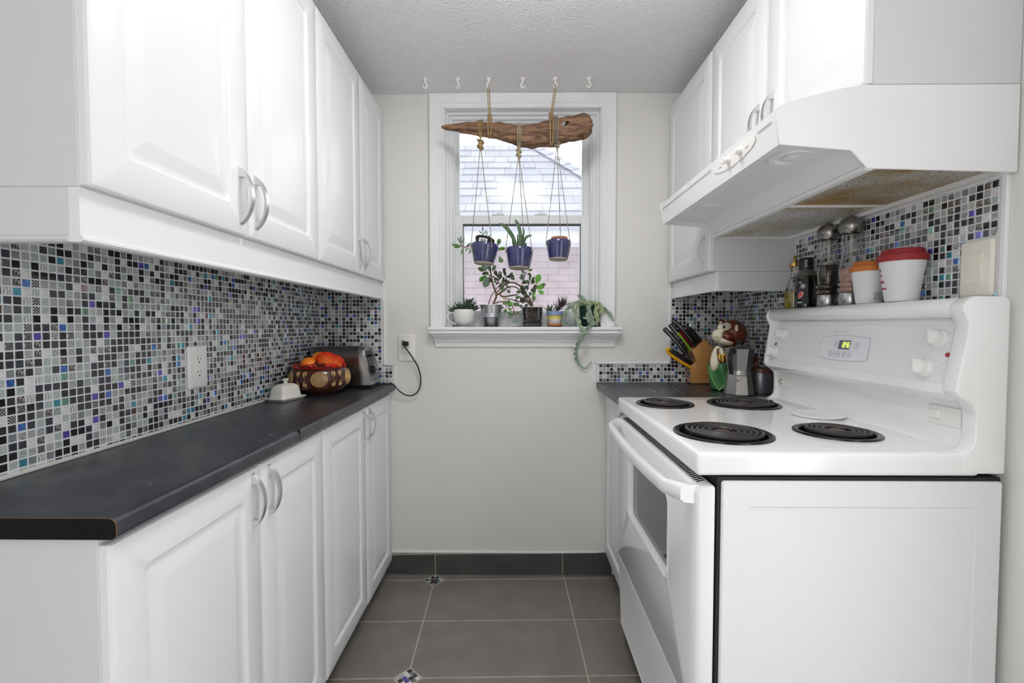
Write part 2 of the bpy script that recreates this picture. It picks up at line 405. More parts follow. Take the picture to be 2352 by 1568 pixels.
# window frame steps
st = [(0, YB+.15), (0, YB+.070), (.008, YB+.070), (.008, YB+.050), (.022, YB+.050), (.022, YB+.032), (.042, YB+.032), (.042, YB+.15)]
frame3(st, WX0+.046, WX1-.046, 1.18, WZ1-.084).build('window_frame', vinyl, win, smooth=25)
def sash(name, x0, x1, z0, z1, y0, y1, wl, wr, wb, wt):
    m = MB(); bx = [(x0, x0+wl, z0, z1), (x1-wr, x1, z0, z1), (x0+wl, x1-wr, z0, z0+wb), (x0+wl, x1-wr, z1-wt, z1)]
    for a in bx: m.box(a[0], a[1], y0, y1, a[2], a[3], .003, 1)
    # inner bead
    k = .006
    for a in ((x0+wl-k, x0+wl+k, z0+wb-k, z1-wt+k), (x1-wr-k, x1-wr+k, z0+wb-k, z1-wt+k), (x0+wl, x1-wr, z0+wb-k, z0+wb+k), (x0+wl, x1-wr, z1-wt-k, z1-wt+k)): m.box(a[0], a[1], y0+.010, y1-.004, a[2], a[3])
    return m.build(name, vinyl, win, smooth=25)
# hazy pane: clear glass, whitish veil mixed in for haze of reflections and screen
def pane_mat(name, haze, col):
    m = bpy.data.materials.new(name); m.use_nodes = True; nt = m.node_tree; N = nt.nodes; L = nt.links; N.remove(N['Principled BSDF'])
    tr = N.new('ShaderNodeBsdfTransparent'); gl = N.new('ShaderNodeBsdfGlossy'); gl.inputs['Roughness'].default_value = .2
    df = N.new('ShaderNodeBsdfTranslucent'); df.inputs[0].default_value = col; fr = N.new('ShaderNodeFresnel'); fr.inputs[0].default_value = 1.45
    a = N.new('ShaderNodeMixShader'); b = N.new('ShaderNodeMixShader')
    ns = N.new('ShaderNodeTexNoise'); ns.inputs['Scale'].default_value = 5; mr = N.new('ShaderNodeMapRange'); mr.inputs[1].default_value = .3; mr.inputs[2].default_value = .7; mr.inputs[3].default_value = haze*.7; mr.inputs[4].default_value = haze*1.3
    L.new(ns.outputs[0], mr.inputs[0]); L.new(mr.outputs[0], a.inputs[0]); L.new(tr.outputs[0], a.inputs[1]); L.new(df.outputs[0], a.inputs[2])
    L.new(fr.outputs[0], b.inputs[0]); L.new(a.outputs[0], b.inputs[1]); L.new(gl.outputs[0], b.inputs[2]); L.new(b.outputs[0], N['Material Output'].inputs[0]); return m
clear = pane_mat('window_glass', .10, (.9, .93, 1, 1)); screen = pane_mat('window_glass_screened', .2, (.85, .88, .95, 1))
ys0 = YB+.085
lo = sash('lower_sash', -.305, .353, 1.181, 1.722, ys0, ys0+.035, .043, .043, .072, .042)
m = MB(); m.box(-.264, .312, ys0+.018, ys0+.021, 1.252, 1.682); m.build('pane', screen, lo, smooth=0)
m = MB(); m.box(-.2635, .3115, ys0+.008, ys0+.016, 1.672, 1.6815); m.box(-.2635, -.2595, ys0+.008, ys0+.016, 1.252, 1.68); m.box(.3075, .3115, ys0+.008, ys0+.016, 1.252, 1.68); m.build('gasket', M('gasket', (.05, .055, .06), .6), lo, smooth=0)
up = sash('upper_sash', -.318, .366, 1.69, 2.185, ys0+.036, ys0+.066, .03, .04, .03, .04)
m = MB(); m.box(-.29, .328, ys0+.05, ys0+.053, 1.718, 2.147); m.build('pane', clear, up, smooth=0)
for x in (-.09, .115):
    m = MB(); m.box(x-.03, x+.03, ys0-.002, ys0+.02, 1.722, 1.727, .002, 1); m.prism([(x-.012, 1.727), (x+.026, 1.727), (x+.022, 1.735), (x-.004, 1.737)], 'y', ys0+.002, ys0+.014, .002, 1); m.build('sash_lock', vinyl, lo)
# stool and moulded apron with returned ends
m = MB(); L = []
for (o, z) in [(.004,1.0865),(.008,1.0885),(.0095,1.094),(.0105,1.106),(.014,1.110),(.016,1.118),(.020,1.126),(.027,1.134),(.036,1.140),(.038,1.143),(.038,1.1475),(.050,1.149),(.055,1.153),(.055,1.158),(.052,1.161),(.056,1.165),(.060,1.170),(.060,1.176),(.056,1.181),(.04,1.1825)]:
    x0, x1, y = -.378-o*.45, .455+o*.45, YB-o
    L.append([(x0, YB+.01, z), (x0, y, z), (x1, y, z), (x1, YB+.01, z)])
m.loops(L); m.build('apron', trimw, win, smooth=25)
m = MB(); m.box(WX0+.001, WX1-.001, YB-.05, YB+.15, 1.15, 1.1825, .003, 1); m.build('stool', trimw, win)
SILL = 1.1825

# ------------------------------------------------------------------ neighbouring house outside
hs = thing('neighbour_house', 'brick house with grey shingled hip roof seen through the window', 'house', (0, 4.7, 0))
mort = M('mortar', (.06, .05, .058), .9)
hw = MB(); hw.box(-2.2, 2.2, 4.7, 4.9, -.5, 2.1); hwall = hw.build('wall', mort, hs)
bm_ = [MB().__class__() for _ in range(1)][0]; bm_.box(-.1015, .1015, 0, .04, -.0302, .0302, .002, 1)
bmats = [M('brick_%s' % n, c, .85, mix=(20, c2, .4, .7)) for n, c, c2 in (('rose', (.165, .10, .105), (.19, .12, .12)), ('red', (.145, .085, .09), (.17, .105, .105)), ('pale', (.19, .125, .125), (.165, .105, .108)))]
bme = [bm_.mesh('brick', q, 0) for q in bmats]
br = random.Random(3)
for r_ in range(16):
    for c in range(-6, 8):
        x = c*.21 + (.105 if r_ % 2 else 0) + br.uniform(-.003, .003)
        inst('brick', br.choice(bme), hwall, loc=(x, -.006+br.uniform(-.002, .002), 1.0+r_*.0665))
m = MB(); m.box(-2.2, 2.2, 4.42, 4.45, 1.98, 2.10); m.box(-2.2, 2.2, 4.44, 4.72, 1.975, 1.99); m.build('fascia', M('fascia_white', (.42, .44, .47), .6), hs)
m = MB(); m.prism([(4.42, 2.16), (4.33, 2.16), (4.33, 2.135), (4.345, 2.10), (4.36, 2.085), (4.42, 2.085)], 'x', -2.2, 2.2); m.build('gutter', M('gutter_grey', (.22, .24, .29), .5), hs)
roofm = M('roof_deck', (.25, .26, .30), .9)
m = MB()
ex, ey, ez, ry, rz, px_ = 2.2, 4.33, 2.165, 5.43, 3.265, .19
m.add([(-ex, ey, ez), (px_+1.1, ey, ez), (px_, ry, rz), (-ex, ry, rz), (px_+1.1, ey+2.2, ez), (-ex, ey+2.2, ez), (-ex, ey+1.1, ez-.02), (px_, ey+1.1, ez-.02)], [(0,1,2,3), (1,4,2), (4,5,3,2)])
roof = m.build('roof', roofm, hs, smooth=0)
smats = [M('shingle_%d' % i, c, .95, mix=(60, c2, .4, .65)) for i, (c, c2) in enumerate((((.205,.215,.25), (.24,.25,.285)), ((.18,.19,.225), (.21,.22,.255)), ((.23,.24,.27), (.20,.21,.24))))]
sl = Vector((0, 1, 1)).normalized(); nr = Vector((0, -1, 1)).normalized(); E_ = .1415
for r_ in range(11):
    b0 = Vector((0, ey-.01, ez-.01)) + sl*(r_*E_); x = -1.25 + br.uniform(0, .15)
    while True:
        w = br.uniform(.13, .25); lim = px_ + 1.1 - r_*E_/1.4142
        if x > lim: break
        x1 = min(x+w-.004, lim); th = br.choice((.010, .018)); m = MB()
        lo_, hi_ = b0 + nr*.004, b0 + sl*(E_*1.1) + nr*.004
        m.loops([[Vector((x, lo_.y, lo_.z)), Vector((x1, lo_.y, lo_.z)), Vector((max(x1-.06, x+.002) if x1 == lim else x1, hi_.y, hi_.z)), Vector((x, hi_.y, hi_.z))],
                 [Vector((x, lo_.y, lo_.z))+nr*th, Vector((x1, lo_.y, lo_.z))+nr*th, Vector((max(x1-.06, x+.002) if x1 == lim else x1, hi_.y, hi_.z))+nr*.003, Vector((x, hi_.y, hi_.z))+nr*.003]])
        m.build('shingle', br.choice(smats), roof, smooth=0); x += w
hp = Vector((px_, ry, rz)); he = Vector((px_+1.1, ey, ez)); hd = (he-hp).normalized(); hn = Vector((.4, -.4, 1)).normalized(); hsd = hd.cross(hn).normalized()
for k in range(13):
    a = hp + hd*(k*.145+.02); m = MB(); q = a + hd*.18
    m.loops([[a+hsd*.10-hn*.02, a+hn*.025, a-hsd*.10-hn*.02], [q+hsd*.10-hn*.008, q+hn*.045, q-hsd*.10-hn*.008], [q+hsd*.10-hn*.02, q+hn*.03, q-hsd*.10-hn*.02]]); m.build('ridge_cap', smats[k % 3], roof, smooth=0)

# ------------------------------------------------------------------ cabinet doors, handles
def door_mesh(w, h, name='door'):
    m = MB(); prof = [(0, 0, .003), (0, .012, .003), (.002, .0165, .004), (.007, .019, .006), (.060, .019, .014), (.064, .0165, .016), (.067, .0125, .016), (.073, .0125, .012), (.078, .0135, .003), (.100, .0185, .002), (.103, .019, .002)]
    L = []
    for ins, x, r in prof: L.append([(x, a, b) for a, b in rrect(w-2*ins, h-2*ins, r, 4)])
    m.loops(L); return m.mesh(name, white, 22)
def handle_mesh():
    out, inn = [], []; n = 16; hl, d = .063, .029
    f_ = lambda t, h, dd: (dd*(1-(t/h)**2)**.75 if abs(t) < h else 0)
    for k in range(n+1):
        t = -hl + 2*hl*k/n; out.append((f_(t, hl, d)+.0006, t))
    for k in range(n+1):
        t = .041 - .082*k/n; inn.append((max(f_(t, hl, d)-.0048, .001), t))
    poly = out + [(0, hl-.0005), (0, .0412)] + inn + [(0, -.0412), (0, -hl+.0005)]
    m = MB(); m.prism([(p[0], p[1]) for p in poly], 'y', -.0065, .0065); return m.mesh('handle', nickel, 30)
HME = handle_mesh(); DC = {}
def door(parent, x, y0, y1, z0, z1, sgn, hy, hz, tilt=0):
    """sgn=+1: faces +x; hy: handle's distance along the width from the centre (metres, world y sense)"""
    w, h = round(y1-y0, 4), round(z1-z0, 4)
    if (w, h) not in DC: DC[(w, h)] = door_mesh(w, h)
    d = inst('door', DC[(w, h)], parent, loc=Vector((x, (y0+y1)/2, (z0+z1)/2))-parent.location, rot=(0, 0, (0 if sgn > 0 else math.pi)+tilt))
    inst('handle', HME, d, loc=(.0185, hy*sgn, hz-(z0+z1)/2), label='satin nickel bow handle')
    return d
def cabinet(name, label, x0, x1, y0, y1, z0, z1, kick=None, group=None):
    c = thing(name, label, 'cabinet', ((x0+x1)/2, (y0+y1)/2, 0 if kick else z0), group=group)
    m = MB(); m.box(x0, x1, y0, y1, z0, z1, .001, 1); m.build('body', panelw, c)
    if kick: m = MB(); m.box(kick[0], kick[1], y0+.004, y1-.004, 0, z0); m.build('toe_kick', M('kick_dark', (.03, .03, .03), .7), c)
    return c
BX, UX = -.611, -.637      # carcass fronts on the left
LB = [.658, 1.055, 1.405, 1.802, 2.166]; LU = [.675, 1.072, 1.456, 1.850, 2.172]
g = 'white base cabinets under the long worktop'
for k, (lab) in enumerate(('white base cabinet with two raised-panel doors at the open end of the long counter', 'white base cabinet with two raised-panel doors below the toaster and bowl')):
    y0, y2, y1 = LB[2*k], LB[2*k+1], LB[2*k+2]
    c = cabinet('base_cabinet', lab, XL+.002, BX, y0, y1-.001, .078, CL-.032, (XL+.002, BX-.06), g)
    door(c, BX+.0005, y0+.001, y2-.002, .076, .868, 1, (y2-y0)/2-.034, .795)
    door(c, BX+.0005, y2+(.005 if k else .002), y1-.003, .072 if k else .076, .868, 1, -(y1-y2)/2+.034, .795, 0)
    if k:
        m = MB(); m.box(BX-.02, BX+.008, LB[4]-.001, YB, .078, CL-.031); m.build('filler', white, c)
for k, lab in enumerate(('white wall cabinet with two raised-panel doors at the open end of the run', 'white wall cabinet with two raised-panel doors beside the back wall on the long side')):
    y0, y2, y1 = LU[2*k], LU[2*k+1], LU[2*k+2]
    c = cabinet('wall_cabinet', lab, XL+.002, UX, y0, y1-.001, 1.391, 2.176, None, 'white wall cabinets over the long worktop')
    door(c, UX+.0005, y0+.001, y2-.002, 1.393, 2.176, 1, (y2-y0)/2-.03, 1.478)
    door(c, UX+.0005, y2+.002, y1-.003, 1.393, 2.176, 1, -(y1-y2)/2+.03, 1.478)
t = thing('light_valance', 'long white light valance board under the wall cabinets above the long counter', 'valance', (UX, .7, 1.311))
m = MB(); prof = [(0, 1.3905), (.0, 1.322), (.004, 1.318), (.004, 1.314), (0, 1.311), (-.016, 1.311), (-.016, 1.3905)]
m.prism([(UX+a, z) for a, z in prof], 'y', .675, YB-.002); m.build('front_board', white, t, smooth=20)
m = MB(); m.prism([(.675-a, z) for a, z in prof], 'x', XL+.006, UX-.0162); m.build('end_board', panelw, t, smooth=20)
for k, (y, lab) in enumerate(((1.26, 'white under-cabinet light fitting above the wall outlet'), (1.72, 'white under-cabinet light fitting above the carved bowl'))):
    t = thing('under_cabinet_light', lab, 'light', (-.70, y, 1.391))
    m = MB(); m.box(-.73, -.67, y-.16, y+.16, 1.355, 1.391, .004, 1); m.build('housing', plast, t)
    for q in (-.05, .03): m = MB(); m.tube([(-.69, y+q, 1.356), (-.69, y+q+.005, 1.335), (-.69, y+q+.02, 1.326), (-.69, y+q+.035, 1.332), (-.69, y+q+.04, 1.345)], .004, 8); m.build('clip', plast, t)

# worktops
def worktop(name, label, x_back, x_front, y0, y1, z, th, seam=None):
    t = thing(name, label, 'countertop', (x_front, (y0+y1)/2, z-th)); s = 1 if x_front > x_back else -1; r = .012
    P = [(x_back, z-th), (x_back, z)]
    for k in range(7): a = R(90-15*k); P.append((x_front - s*r + s*r*math.cos(a), z - r + r*math.sin(a)))
    for k in range(7): a = R(-15*k); P.append((x_front - s*.008 + s*.008*math.cos(a), z - th + .008 + .008*math.sin(a)))
    m = MB(); m.prism(P, 'y', y0, y1); m.build('top', lam, t, smooth=40)
    return t, P
t, P = worktop('countertop', 'long dark laminate countertop carrying the toaster, bowl and butter dish', XL+.004, -.575, .652, YB-.003, CL, .0315)
m = MB(); m.prism(P, 'y', .6505, .6522); m.build('edge_band', brownedge, t); 
m = MB(); m.prism([(x if x < -.6 else -.575-( -.575-x)-.0012, CL-.0158+(z-(CL-.0158))*.955) for x, z in P], 'y', .6497, .6507); m.build('end_cap', lam_end, t, label='black end cap')
m = MB(); m.box(XL+.003, XL+.012, .652, YB-.004, CL, CL+.008, .002, 1); m.build('caulk', M('caulk', (.62, .61, .58), .6), t)
m = MB(); m.box(-.593, -.5745, 1.214, 1.2152, CL-.028, CL+.0002); m.build('seam', lam_end, t)
t, P = worktop('countertop', 'short dark laminate countertop between the stove and the back wall', XR-.004, .374, 1.708, YB-.003, CR, .032)
# crumbs on the short counter
m = MB(); cr = random.Random(5)
for k in range(26): m.ball((cr.uniform(.50, .66), cr.uniform(1.80, 1.93), CR+.0006), cr.uniform(.0006, .0018), 5, 4)
m.build('crumbs', M('crumb', (.7, .68, .6), .8), kind='stuff', label='pale crumbs scattered on the short dark countertop', cat='crumbs')
m = MB()
for k in range(22): m.ball((cr.uniform(-.88, -.60), cr.uniform(.75, 1.95), CL+.0004), cr.uniform(.0005, .0012), 5, 4)
m.build('crumbs', M('crumb2', (.45, .30, .2), .8), kind='stuff', label='tiny crumbs on the long dark countertop', cat='crumbs')

# right-hand cabinets
c = cabinet('base_cabinet', 'white base cabinet behind the stove under the short counter', .434, XR-.002, 1.712, YB-.004, .12, CR-.033, (.49, XR-.01))
door(c, .4335, 1.735, 2.165, .122, .872, -1, -.16, .80)
c = cabinet('wall_cabinet', 'white wall cabinet in the far corner with one tall door', .716, XR-.002, 1.702, YB-.004, 1.385, 2.176)
door(c, .7155, 1.706, 2.168, 1.387, 2.176, -1, -.195, 1.462)
c = cabinet('wall_cabinet', 'white wall cabinet with two short doors above the range hood', .716, XR-.002, .957, 1.700, 1.6735, 2.176)
door(c, .7155, 1.331, 1.698, 1.676, 2.176, -1, -.150, 1.762)
door(c, .7155, .958, 1.325, 1.676, 2.176, -1, .150, 1.762)
t = thing('light_valance', 'short white valance board under the corner wall cabinet', 'valance', (.73, 1.9, 1.314))
m = MB(); m.box(.724, .738, 1.702, YB-.004, 1.314, 1.3845, .0015, 1); m.build('front_board', white, t)
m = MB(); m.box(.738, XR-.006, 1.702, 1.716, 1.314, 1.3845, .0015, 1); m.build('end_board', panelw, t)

# ------------------------------------------------------------------ range hood
HY0, HY1 = .955, 1.70
t = thing('range_hood', 'white under-cabinet range hood with a sloping front above the stove', 'range hood', (.77, 1.33, 1.497))
side = [(1.008, 1.672), (.70, 1.672), (.66, 1.667), (.61, 1.656), (.5465, 1.639), (.524, 1.6295), (.519, 1.6246), (.519, 1.620), (.5295, 1.557), (.533, 1.5536), (.674, 1.542), (.708, 1.506), (1.008, 1.4975)]
inner = [(1.006, 1.671), (.70, 1.6705), (.66, 1.6655), (.61, 1.6545), (.5465, 1.6375), (.521, 1.6235), (.5305, 1.5545), (.549, 1.553), (.549, 1.570), (.674, 1.556), (.706, 1.515), (.718, 1.513), (.718, 1.520), (1.006, 1.512)]
m = MB(); m.prism(inner, 'y', HY0+.0045, HY1-.0045); m.build('body', hoodm, t, smooth=25)
for a, b_ in ((HY0, HY0+.005), (HY1-.005, HY1)):
    m = MB(); m.prism(side, 'y', a, b_, .0012, 1); m.build('side_panel', hoodm, t, smooth=25)
m = MB(); m.box(.98, 1.008, HY0+.005, HY1-.005, 1.4985, 1.513); m.box(.706, .722, HY0+.005, HY1-.005, 1.504, 1.514); m.box(.72, .985, 1.255, 1.263, 1.504, 1.513); m.build('filter_rail', hoodm, t)
def mesh_filter(name, c1, c2, lo, hi):
    m = bpy.data.materials.new(name); m.use_nodes = True; nt = m.node_tree; N = nt.nodes; L = nt.links; b = N['Principled BSDF']
    tc = N.new('ShaderNodeTexCoord'); ns = N.new('ShaderNodeTexNoise'); ns.inputs['Scale'].default_value = 5; ns.inputs['Detail'].default_value = 4; L.new(tc.outputs['Object'], ns.inputs['Vector'])
    mr = N.new('ShaderNodeMapRange'); mr.inputs[1].default_value = lo; mr.inputs[2].default_value = hi; L.new(ns.outputs[0], mr.inputs[0])
    x = N.new('ShaderNodeMix'); x.data_type = 'RGBA'; L.new(mr.outputs[0], x.inputs[0]); x.inputs[6].default_value = (*c1, 1); x.inputs[7].default_value = (*c2, 1)
    b.inputs['Metallic'].default_value = .6; b.inputs['Roughness'].default_value = .35
    v = N.new('ShaderNodeTexVoronoi'); v.inputs['Scale'].default_value = 320; mp = N.new('ShaderNodeMapping'); mp.inputs['Scale'].default_value = (1, .7, 1); L.new(tc.outputs['Object'], mp.inputs[0]); L.new(mp.outputs[0], v.inputs['Vector'])
    hr2 = N.new('ShaderNodeMapRange'); hr2.inputs[1].default_value = .15; hr2.inputs[2].default_value = .55; L.new(v.outputs['Distance'], hr2.inputs[0])
    x2 = N.new('ShaderNodeMix'); x2.data_type = 'RGBA'; L.new(hr2.outputs[0], x2.inputs[0]); x2.inputs[6].default_value = (.06, .05, .03, 1); L.new(x.outputs[2], x2.inputs[7]); L.new(x2.outputs[2], b.inputs['Base Color'])
    bp = N.new('ShaderNodeBump'); bp.inputs['Strength'].default_value = 1; bp.inputs['Distance'].default_value = .004; L.new(v.outputs['Distance'], bp.inputs['Height']); L.new(bp.outputs[0], b.inputs['Normal']); return m
m = MB(); m.box(.72, .982, HY0+.008, 1.256, 1.509, 1.5145); m.build('grease_filter', mesh_filter('greasy_mesh', (.75, .75, .68), (.46, .27, .06), .38, .62), t, label='grease-browned metal mesh filter')
m = MB(); m.box(.72, .982, 1.262, HY1-.008, 1.509, 1.5145); m.build('grease_filter', mesh_filter('grey_mesh', (.88, .88, .85), (.60, .52, .28), .42, .68), t, label='greyer metal mesh filter')
for y in (1.055, 1.50):
    m = MB(); m.lathe([(.046, .012), (.046, 0), (.043, -.003), (.034, -.002), (.033, .003), (.02, .004), (.001, .003)], 32, (.612, y, 1.5625)); m.build('lamp_cover', hoodm, t)
    m = MB(); m.lathe([(.017, 0), (.017, -.005), (.010, -.008), (.001, -.008)], 20, (.612, y, 1.5665)); m.build('bulb', M('bulb_glass', (.72, .73, .74), .2), t)
# front control plate (the nose face runs from (.519,1.6246) to (.5305,1.5545))
fn = Vector((-.070, 0, -.0115)).normalized(); fu = Vector((-.0115, 0, .070)).normalized()
def FM(y, z): return frame((.519+(1.6246-z)*.164-.0004, y, z), (0, -1, 0), fu, fn)
m = MB(); pl = [(-.10, .013), (.10, .013), (.108, .010), (.108, -.002), (.09, -.010), (.05, -.017), (0, -.020), (-.05, -.017), (-.09, -.010), (-.108, -.002), (-.108, .010)]
m.prism(pl, 'z', -.001, .0008, .0006, 1); m.xf(FM(1.145, 1.596)); m.build('control_plate', plast, t)
for y in (1.165, 1.105):
    m = MB(); m.lathe([(.0095, 0), (.0095, .003), (.007, .004), (.007, .012), (.006, .0135), (.001, .014)], 20); m.xf(FM(y, 1.597)); m.build('control_knob', plast, t)
m = MB()
for (u0, u1, v) in ((.062, .078, -.002), (-.075, -.06, -.002), (-.055, -.045, .002), (-.018, -.014, .006)): m.box(u0, u1, v-.0012, v+.0012, .0008, .0011)
m.xf(FM(1.145, 1.596)); m.build('printing', M('grey_print', (.3, .3, .32), .6), t)
for (u0, u1) in ((.118, .172), (-.54, -.125)):
    m = MB(); m.box(u0, u1, -.0008, .0008, -.0005, .0006); m.xf(FM(1.145, 1.606)); m.build('groove', M('groove_grey', (.42, .43, .44), .6), t)

# ------------------------------------------------------------------ stove
SY0, SY1, SX = .955, 1.702, .372
stv = thing('stove', 'white electric coil stove with four burners and a tall control panel', 'stove', (.69, 1.33, 0))
m = MB(); m.box(.418, 1.0, SY0+.004, SY1-.004, .05, .874); m.build('oven_box', blackm, stv)
# near side panel with a pressed field
m = MB(); pr_ = [(0, 0, .006), (0, .006, .006), (.003, .009, .006), (.052, .009, .008), (.056, .0065, .008), (.2, .0065, .1)]; L = []
for ins, d, r in pr_[:-1]: L.append([(a, SY0+.006-d, b) for a, b in rrect(.575-2*ins, .812-2*ins, r, 3, .7125, .461)])
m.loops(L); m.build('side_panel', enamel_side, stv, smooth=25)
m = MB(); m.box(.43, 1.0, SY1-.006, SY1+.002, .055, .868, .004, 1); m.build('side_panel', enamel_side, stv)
for x in (.47, .95):
    for y in (SY0+.05, SY1-.05): m = MB(); m.lathe([(.018, 0), (.018, .01), (.01, .012), (.01, .055)], 14, (x, y, 0)); m.build('foot', black, stv)
# cooktop with four wells
m = MB(); m.box(SX, .955, SY0-.002, SY1+.002, .877, .9265, .010, 4); ct = m.build('cooktop', enamel, stv)
BUR = [(.500, 1.125, .113), (.494, 1.545, .093), (.755, 1.545, .113), (.782, 1.135, .093)]
cut = []
for x, y, r in BUR:
    q = MB(); q.lathe([(r-.012, -.03), (r-.012, .05)], 40, (x, y, .92)); cut.append(q.build('cutter', enamel))
boolean(ct, cut)
pan = M('burnt_pan', (.028, .028, .032), .22, metal=.6, mix=(25, (.07, .055, .05), .5, .8)); coilm = M('coil', (.055, .05, .05), .45, metal=.3)
for k, (x, y, r) in enumerate(BUR):
    m = MB(); m.lathe([(r-.02, -.024), (r-.015, -.012), (r-.014, .002), (r-.011, .0045), (r-.004, .0055), (r, .004), (r+.001, 0), (r-.003, -.001), (r-.012, -.001), (r-.0135, -.012), (r-.018, -.026), (.001, -.028), (.001, -.0265), (r-.02, -.0245)], 48, (x, y, .9262), False, False)
    dp = m.build('drip_pan', pan, stv, label='blackened drip pan')
    m = MB(); P = []; R0, R1 = .026, r-.024; turns = 5 if r > .1 else 4
    tl = Matrix.Rotation(R(-2.5 if k == 2 else .8), 3, 'Y')
    for q in range(turns*26+1):
        a = 2*math.pi*q/26; rr = R0+(R1-R0)*q/(turns*26); P.append(Vector((x, y, .934)) + tl @ Vector((rr*math.cos(a), rr*math.sin(a), 0)))
    P += [P[-1]+Vector((.004, .008, -.004)), P[-1]+Vector((.008, .014, -.016))]
    m.tube(P, .0046, 6); cl = m.build('coil', coilm, stv)
    m = MB(); m.lathe([(.019, -.006), (.019, 0), (.016, .002), (.001, .002)], 20, (x, y, .9325)); m.build('medallion', M('medallion', (.14, .09, .08), .45, metal=.5), cl)
    m = MB()
    for q in range(3):
        a = 2*math.pi*q/3+.5; m.box(-.001, .001, .02, r-.016, -.012, -.004)
        m.xf(Matrix.Translation((x, y, .934)) @ Matrix.Rotation(a, 4, 'Z'), len(m.v)-8)
    m.build('support', steel, cl)
# oven door
def yz(pts, x): return [(x, p[0], p[1]) for p in pts]
dw, dh, cy, cz = SY1-SY0-.004, .855-.352, (SY0+SY1)/2, (.855+.352)/2
ww, wh, wy, wz = .380, .190, 1.322, .668
L = [yz(rrect(dw-.004, dh-.004, .006, 5, cy, cz), .413), yz(rrect(dw, dh, .008, 5, cy, cz), .410), yz(rrect(dw, dh, .008, 5, cy, cz), .392), yz(rrect(dw-.004, dh-.003, .012, 5, cy, cz), .383), yz(rrect(dw-.016, dh-.010, .016, 5, cy, cz), .376), yz(rrect(dw-.044, dh-.022, .020, 5, cy, cz), SX-.001),
     yz(rrect(ww+.030, wh+.030, .026, 5, wy, wz), SX-.002), yz(rrect(ww+.022, wh+.022, .024, 5, wy, wz), SX-.0045), yz(rrect(ww+.012, wh+.012, .02, 5, wy, wz), SX-.003), yz(rrect(ww, wh, .014, 5, wy, wz), SX+.008), yz(rrect(ww, wh, .014, 5, wy, wz), SX+.014)]
m = MB(); m.loops(L); od = m.build('oven_door', enamel, stv, smooth=30)
m = MB(); m.loops([yz(rrect(ww-.001, wh-.001, .014, 5, wy, wz), SX+.0145), yz(rrect(ww-.001, wh-.001, .014, 5, wy, wz), SX+.0112)]); m.build('oven_window', M('oven_glass', (.045, .048, .052), .08, spec=.8, coat=.5), od, label='dark glass oven window')
m = MB(); P = []; n = 26      # bowed handle: wide flat bar that swells outward
for k in range(n+1):
    u = -1+2*k/n; y = cy-.004+u*(dw/2-.016); ed = min(1, (1-abs(u))/.16); e2 = ed*ed*(3-2*ed)
    ctr = SX+.004 - .040*e2 - .013*(1-u*u); zc = .834-.012*(1-u*u)*.5; hh = .020-.003*e2; th = .011 if abs(u) < .86 else .011+(.02)*(1-e2)
    P.append([(ctr+(p[0])*th/.011, y, zc+p[1]*hh/.02) for p in ((-.011,-.012),(-.008,-.018),(0,-.020),(.009,-.018),(.011,-.012),(.011,.012),(.008,.018),(0,.020),(-.008,.018),(-.011,.012))])
m.loops(P); m.build('handle', enamel, od, smooth=50)
m = MB()
for k in range(62):
    y = SY0+.035+k*.0111; m.box(.386, .408, y, y+.0042, .8535, .8554)
    m.xf(Matrix.Translation((.397, y, 0)) @ Matrix.Rotation(R(28), 4, 'Z') @ Matrix.Translation((-.397, -y, 0)), len(m.v)-8)
m.build('vent_slots', dark, od, kind='stuff')
# storage drawer
m = MB(); L = [yz(rrect(dw, .262, .006, 4, cy, .214), .412), yz(rrect(dw, .262, .006, 4, cy, .214), .388), yz(rrect(dw-.008, .254, .010, 4, cy, .214), .379)]
L[2] = [(x+(.01 if z < .2 else 0), y, z) for x, y, z in L[2]]; L.append([(x-.001+(.004 if z < .2 else 0), y*.96+cy*.04, z*.9+.214*.1) for x, y, z in L[2]]); m.loops(L); m.build('drawer', enamel, stv, smooth=30)
# backguard: splash, sloped control panel, rail
spl = [(1.0, .880), (.952, .880), (.952, .905), (.934, .918), (.938, .926), (.946, .940), (.949, .955), (.949, 1.012), (.945, 1.022), (.912, 1.037), (.907, 1.044), (.908, 1.054), (.943, 1.198), (.952, 1.207), (.952, 1.246), (1.0, 1.246)]
m = MB(); m.prism(spl, 'y', SY0+.02, SY1-.012); m.build('backguard', enamel, stv, smooth=40)
rail = [(.985, 1.2475), (.938, 1.2475)] + [(.931+.021*math.cos(R(a)), 1.2262+.021*math.sin(R(a))) for a in range(105, 285, 15)] + [(.955, 1.205), (.985, 1.205)]
m = MB(); m.prism(rail, 'y', SY0+.03, SY1-.008, .002, 1); m.build('top_rail', enamel, stv, smooth=50)
def cap(y0, y1, fr):
    c = [(1.002, .8835), (.9155, .8835), (.9155, .9268), (.928, .931), (.9375, .941), (.9405, .955), (.9405, 1.005), (.937, 1.020), (.925, 1.031), (.905-fr, 1.042), (.898-fr, 1.052), (.8985-fr, 1.062), (.918, 1.165), (.921, 1.188), (.914, 1.203), (.907, 1.218), (.909, 1.233), (.919, 1.244), (.93, 1.2485), (.992, 1.2485), (1.002, 1.240)]
    m = MB(); m.prism(c, 'y', y0, y1, .003, 2); m.build('end_cap', enamel, stv, smooth=50)
cap(SY0-.003, SY0+.03, 0); cap(SY1-.014, SY1+.002, -.004)
pn = Vector((-.144, 0, .035)).normalized(); pu = Vector((.035, 0, .144)).normalized()
def PM(y, z, out=.0): return frame(Vector((.908+(z-1.054)*.2431, y, z))+pn*out, (0, -1, 0), pu, pn)
m = MB(); m.prism(rrect(SY1-SY0-.055, .128, .004, 3), 'z', -.002, .0010, .0006, 1); m.xf(PM(cy+.004, 1.127)); cpl = m.build('control_panel', M('panel_white', (.80, .81, .83), .25, coat=.3), stv)
